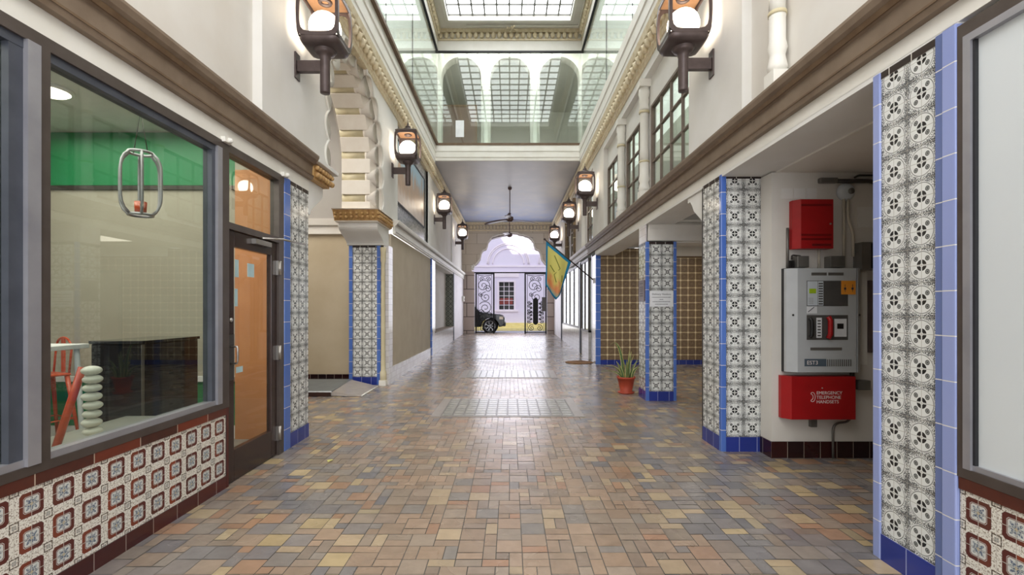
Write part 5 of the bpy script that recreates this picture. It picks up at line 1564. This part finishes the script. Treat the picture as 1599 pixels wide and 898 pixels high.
# ================================================================== GATE WALL
prof = [(-1.92, 3.31), (-1.92, 3.52), (-1.85, 3.66), (-1.76, 3.62), (-1.70, 3.66), (-1.50, 3.92), (-1.44, 4.22), (-1.36, 4.36), (-1.20, 4.42), (-1.13, 4.60), (-1.10, 4.76), (-.98, 4.92), (-.86, 5.02), (-.66, 5.08), (-.60, 5.12), (-.40, 5.14), (-.30, 5.20), (0, 5.22)]
mir = [(-x + .04, z) for x, z in prof[::-1][1:]]
polyA = [(-1.80, zf(YE) - .3)] + [(-1.80, 3.31)] + prof[1:] + mir[:-1] + [(1.84, 3.31), (1.84, zf(YE) - .3)]
jx0, jx1 = -1.80, 1.84
gw = struct_root('wall_end')
mb = MB()
outer = [(XL - .4, 3.31), (-1.92, 3.31)] + prof[1:] + mir[:-1] + [(1.96, 3.31), (XR + .4, 3.31), (XR + .4, 9.6), (XL - .4, 9.6)]
mb.prism(outer, 'y', YE, YE + .55); mb.build('arched_wall', 'ashlar', gw)
mb = MB(uvo=(-2.6, 0, .4)); mb.box(XL - .4, jx0, YE, YE + .55, -.1, 3.31); mb.build('stone_jamb', 'ashlar_low', gw)
mb = MB(uvo=(1.7, 0, .4)); mb.box(jx1, XR + .4, YE, YE + .55, -.1, 3.31); mb.build('stone_jamb', 'ashlar_low', gw)
mb = MB(); mb.tube([(x, YE - .02, z) for x, z in prof[2:] + mir[:-2]], .035, 8); mb.build('arch_moulding', 'stone_block', gw)
mb = MB()
for x in (-1.84, 1.88): mb.lathe([(0, 0), (.05, .0), (.09, .06), (.07, .09), (.12, .14), (0, .16)], (x, YE - .04, 3.46), 'z', 12); mb.ball((x, YE - .04, 3.42), .06, 10, 6)
mb.build('corner_ornament', 'fascia_white', gw)
r = struct_root('trim_27')
mb = MB(); mb.box(XL + .1, XR - .1, YE - .08, YE - .001, 5.62, 5.73); mb.box(XL + .1, XR - .1, YE - .05, YE - .001, 5.30, 5.36); mb.build('moulding', 'cream_ornament', r)
mb = MB()
for k in range(26): mb.ball((XL + .2 + k * .165, YE - .04, 5.48), .065, 8, 6, (1, .8, 1.4))
mb.build('egg_ornament', 'cream_ornament', r)

# gate
def spiral(cx, cz, r0, turns, a0, sgn, n=26, grow=1.0):
    return [(cx + r0 * (1 - .82 * (k / n) ** grow) * math.cos(a0 + sgn * turns * 2 * PI * k / n), cz + r0 * (1 - .82 * (k / n) ** grow) * math.sin(a0 + sgn * turns * 2 * PI * k / n)) for k in range(n + 1)]
zg0, zg1 = zf(YE) + .03, 3.24
YG = YE + .22
def gate_leaf(x0, x1, label, oval, mirror):
    t = thing('iron_gate_leaf', label, 'gate', ((x0 + x1) / 2, YG, zf(YE)))
    cx = 0; hw = (x1 - x0) / 2; hz = zg1 - zf(YE)
    mb = MB()
    mb.box(-hw, -hw + .07, -.035, .035, .0, hz); mb.box(hw - .07, hw, -.035, .035, .0, hz); mb.box(-hw + .05, hw - .05, -.02, .02, hz - .05, hz); mb.box(-hw + .05, hw - .05, -.02, .02, .03, .08)
    mb.box(-hw + .13, -hw + .15, -.012, .012, .08, hz - .05); mb.box(hw - .15, hw - .13, -.012, .012, .08, hz - .05)
    mb.build('frame', 'iron', t)
    mb = MB(); w = hw - .16; m = mirror
    def S(pts, r=.017): mb.tube([(p[0] * m, 0, p[1]) for p in pts], r, 5)
    def curl(cx_, cz_, r_, tn, a_, s_): S(spiral(cx_, cz_, r_, tn, a_, s_)); mb.ball((m * (cx_ + r_ * .18 * math.cos(a_ + s_ * tn * 2 * PI)), 0, cz_ + r_ * .18 * math.sin(a_ + s_ * tn * 2 * PI)), .028, 8, 6)
    curl(-.08, hz - .62, .34, 1.6, -.3, 1); curl(.14, hz - .78, .20, 1.4, PI, -1)
    curl(-.16, hz - .30, .13, 1.3, 0, 1); curl(.18, hz - .30, .13, 1.3, PI, -1)
    S([(-w, hz - .1), (-.02, hz - .14), (w, hz - .1)])
    curl(.04, hz - 1.18, .26, 1.5, PI / 2, 1); curl(-.22, hz - 1.05, .12, 1.3, 0, -1)
    if not oval:
        curl(.02, hz - 1.72, .34, 1.7, 2.6, -1); curl(-.20, hz - 1.95, .16, 1.4, 0, 1); curl(.22, hz - 2.05, .14, 1.3, PI, -1)
        curl(-.08, hz - 2.40, .26, 1.5, -1.0, 1); curl(.24, hz - 2.45, .11, 1.3, PI, 1); curl(-.14, hz - 2.78, .13, 1.3, 0, 1); curl(.16, hz - 2.78, .13, 1.3, PI, -1)
    else:
        for zz in (1.45, 1.62, 1.85, 2.0, 2.2, 2.4):
            for sx in (-1, 1): curl(sx * .31, hz - zz, .10, 1.4, PI / 2 * (1 + sx), sx)
        for zz in (1.53, 1.74, 1.93, 2.1, 2.3):
            for sx in (-1, 1): curl(sx * .22, hz - zz, .06, 1.2, PI / 2 * (1 + sx), -sx)
        curl(-.20, hz - 2.72, .17, 1.5, 1, 1); curl(.20, hz - 2.72, .17, 1.5, PI - 1, -1)
    mb.build('scrollwork', 'iron', t)
    if oval:
        pts = [(.13 * math.cos(a * PI / 12), hz - 1.36 + .13 * math.sin(a * PI / 12)) for a in range(13)] + [(-.13 + .0, hz - 2.0)] + [(-.13 * math.cos(a * PI / 12), hz - 2.42 - .14 * math.sin(a * PI / 12)) for a in range(13)]
        MB().prism(pts, 'y', -.02, .02).build('oval_plate', 'iron', t)
        MB().box(-.42, .42, -.03, -.021, hz - 1.98, hz - 1.95).build('cross_rail', 'iron', t)
    return t
gate_leaf(-1.74, -.79, 'left wrought iron gate leaf with large scrolls, car behind it', False, 1)
gate_leaf(.70, 1.80, 'right wrought iron gate leaf with a dark oval plate', True, 1)
o = MB().box(-1.795, 1.835, YG - .03, YG + .03, 3.245, 3.30).build('gate_head_bar', 'iron'); tag(o, 'black iron bar across the top of the gateway', 'bar')
o = MB().box(1.56, 1.80, YG - .10, YG - .035, 1.35, 2.05).build('letter_box', 'door_dark'); tag(o, 'tall dark metal box fixed at the right gate edge', 'box')

# ================================================================== STREET
struct('ground_street', MB().prism([(YE + .55, .16), (28.0, .16), (34.4, -.10), (34.4, -.4), (YE + .55, -.4)], 'x', -14, 14), 'asphalt')
struct('kerb_1', MB().box(-14, 14, 34.0, 34.35, -.3, .10), 'kerb_yellow')
struct('kerb_2', MB().box(-14, 14, 34.35, 34.7, -.3, .28), 'kerb_yellow')
struct('kerb_3', MB().box(-14, 14, 34.7, 35.0, -.3, .46), 'kerb_yellow')
YB = 35.0
b = thing('street_building', 'pale lilac stucco building across the street with a small paned window', 'building', (0, YB, 0))
WX0, WX1, WZ0, WZ1 = -.84, .27, 1.42, 3.46
mb = MB()
mb.box(-12, WX0, 0, .4, 0, 4.4); mb.box(WX1, 12, 0, .4, 0, 4.4); mb.box(WX0, WX1, 0, .4, 0, WZ0); mb.box(WX0, WX1, 0, .4, WZ1, 4.4)
mb.box(-12, 12, 0, .4, 4.4, 11)
mb.build('facade', 'lilac_stucco', b)
wf = MB().box(WX0, WX1, .18, .2, WZ0, WZ1).build('window_pane', 'dark_pane', b)
mb = MB()
for k in range(4): x = WX0 + (WX1 - WX0) * k / 3; mb.box(x - .02, x + .02, .13, .17, WZ0, WZ1)
for k in range(7): z = WZ0 + (WZ1 - WZ0) * k / 6; mb.box(WX0, WX1, .135, .165, z - .018, z + .018)
mb.build('glazing_bars', 'lilac_trim', wf)
MB().box(WX0 + .05, WX1 - .1, .171, .179, WZ0 + .4, WZ0 + .85).build('red_display', 'red_display', wf)
mb = MB(); mb.box(WX0 - .12, WX0, -.04, .05, WZ0, WZ1 + .1); mb.box(WX1, WX1 + .12, -.04, .05, WZ0, WZ1 + .1); mb.box(WX0, WX1, -.04, .05, WZ1, WZ1 + .1)
mb.box(WX0 - .3, WX1 + .3, -.1, 0.0, WZ0 - .14, WZ0)
mb.box(WX0 - .35, WX1 + .35, -.07, 0, WZ1 + .35, WZ1 + .68); mb.box(WX0 - .4, WX1 + .4, -.1, 0, WZ1 + .68, WZ1 + .73)
mb.build('window_surround', 'lilac_trim', b)
mb = MB()
for cx_ in (-.15, 3.6, -3.9):
    for R_ in (1.15, 1.45, 1.55):
        mb.tube([(cx_ + R_ * math.cos(PI * k / 24), -.02, 4.75 + R_ * math.sin(PI * k / 24)) for k in range(25)], .05, 6)
mb.box(-12, 12, -.08, 0, 4.55, 4.66)
mb.build('relief_arches', 'lilac_trim', b)
mb = MB(); mb.tube([(-1.9 + .3 * math.cos(PI * 2 * k / 16), -.02, 6.7 + .3 * math.sin(PI * 2 * k / 16)) for k in range(16)], .05, 6, closed=True); mb.tube([(1.75 + .3 * math.cos(PI * 2 * k / 16), -.02, 6.2 + .3 * math.sin(PI * 2 * k / 16)) for k in range(16)], .05, 6, closed=True)
mb.build('relief_rings', 'lilac_trim', b)
# street side of the arcade building: unseen parapet outline shaped to cast shade on the facade opposite
struct('wall_outer', MB().box(-14, XL - .4, YE + .1, YE + .5, -.1, 9.6).box(XR + .4, 14, YE + .1, YE + .5, -.1, 9.6).prism([(-14, 9.6), (14, 9.6), (14, 14.8), (-4.3, 14.8), (-5.3, 16.2), (-6, 17), (-14, 17)], 'y', YE + .1, YE + .5), 'plaster_warm')

# SUV, facing +x
t = thing('suv', 'black sport utility car parked behind the left gate leaf', 'car', (-2.62, 25.85, .16))
L0, L1 = -2.4, 2.4
side = [(-2.35, .45), (-2.40, .70), (-2.36, 1.05), (-2.2, 1.12), (-1.95, 1.68), (-1.6, 1.76), (.1, 1.76), (.45, 1.70), (1.02, 1.16), (1.15, 1.13), (2.05, 1.02), (2.24, .96), (2.31, .85), (2.31, .55), (2.22, .40), (2.05, .36)]
def well(cx_, r=.46, n=12): return [(cx_ + r * math.cos(PI * k / n), .36 + r * math.sin(PI * k / n) * 1.02) for k in range(n + 1)]
poly_ = side + well(1.55) + well(-1.45) + [(-2.2, .38)]
mb = MB(); mb.prism(poly_, 'y', -.93, .93)
body = mb.build('body', 'car_paint', t, bevel=.04)
mb = MB()
for y in (-.935, .932):
    mb.prism([(-1.85, 1.2), (-1.7, 1.62), (-.75, 1.66), (-.75, 1.18)], 'y', y, y + .003); mb.prism([(-.68, 1.18), (-.68, 1.66), (.10, 1.66), (.35, 1.60), (.80, 1.18)], 'y', y, y + .003)
mb.add([(1.035, -.78, 1.165), (1.035, .78, 1.165), (.47, .72, 1.70), (.47, -.72, 1.70)], [(0, 1, 2, 3)])
mb.build('windows', 'car_glass', t)
for cx_ in (1.55, -1.45):
    for y, s_ in ((-.94, -1), (.94, 1)):
        w_ = MB().lathe([(.0, -.10), (.36, -.10), (.40, -.07), (.40, .07), (.36, .10), (.0, .10)], (cx_, y - s_ * .12, .40), 'y', 32).build('wheel', 'tyre', t)
        mb = MB()
        yo = y - s_ * .015
        for k in range(7):
            a = 2 * PI * k / 7
            mb.add([(cx_ + .05 * math.cos(a - .5), yo, .40 + .05 * math.sin(a - .5)), (cx_ + .27 * math.cos(a - .14), yo + s_ * .01, .40 + .27 * math.sin(a - .14)), (cx_ + .27 * math.cos(a + .14), yo + s_ * .01, .40 + .27 * math.sin(a + .14)), (cx_ + .05 * math.cos(a + .5), yo, .40 + .05 * math.sin(a + .5))], [(0, 1, 2, 3)])
        mb.tube([(cx_ + .27 * math.cos(2 * PI * k / 28), yo, .40 + .27 * math.sin(2 * PI * k / 28)) for k in range(28)], .018, 6, closed=True)
        mb.ball((cx_, yo, .40), .055, 10, 6)
        mb.build('rim', 'alloy', w_)
for y in (-.80, .80): MB().box(2.02, 2.26, y - .135, y + .135, .74, .93).build('headlight', 'headlight', t, bevel=.03)
MB().box(2.22, 2.37, -.88, .88, .40, .60).build('bumper', 'panel_black', t, bevel=.04)
MB().box(2.31, 2.335, -.5, .5, .64, .88).build('grille', 'alloy', t)
for y in (-1.03, 1.03): MB().box(.62, .80, y - .09, y + .09, 1.16, 1.32).build('side_mirror', 'car_paint', t, bevel=.04)
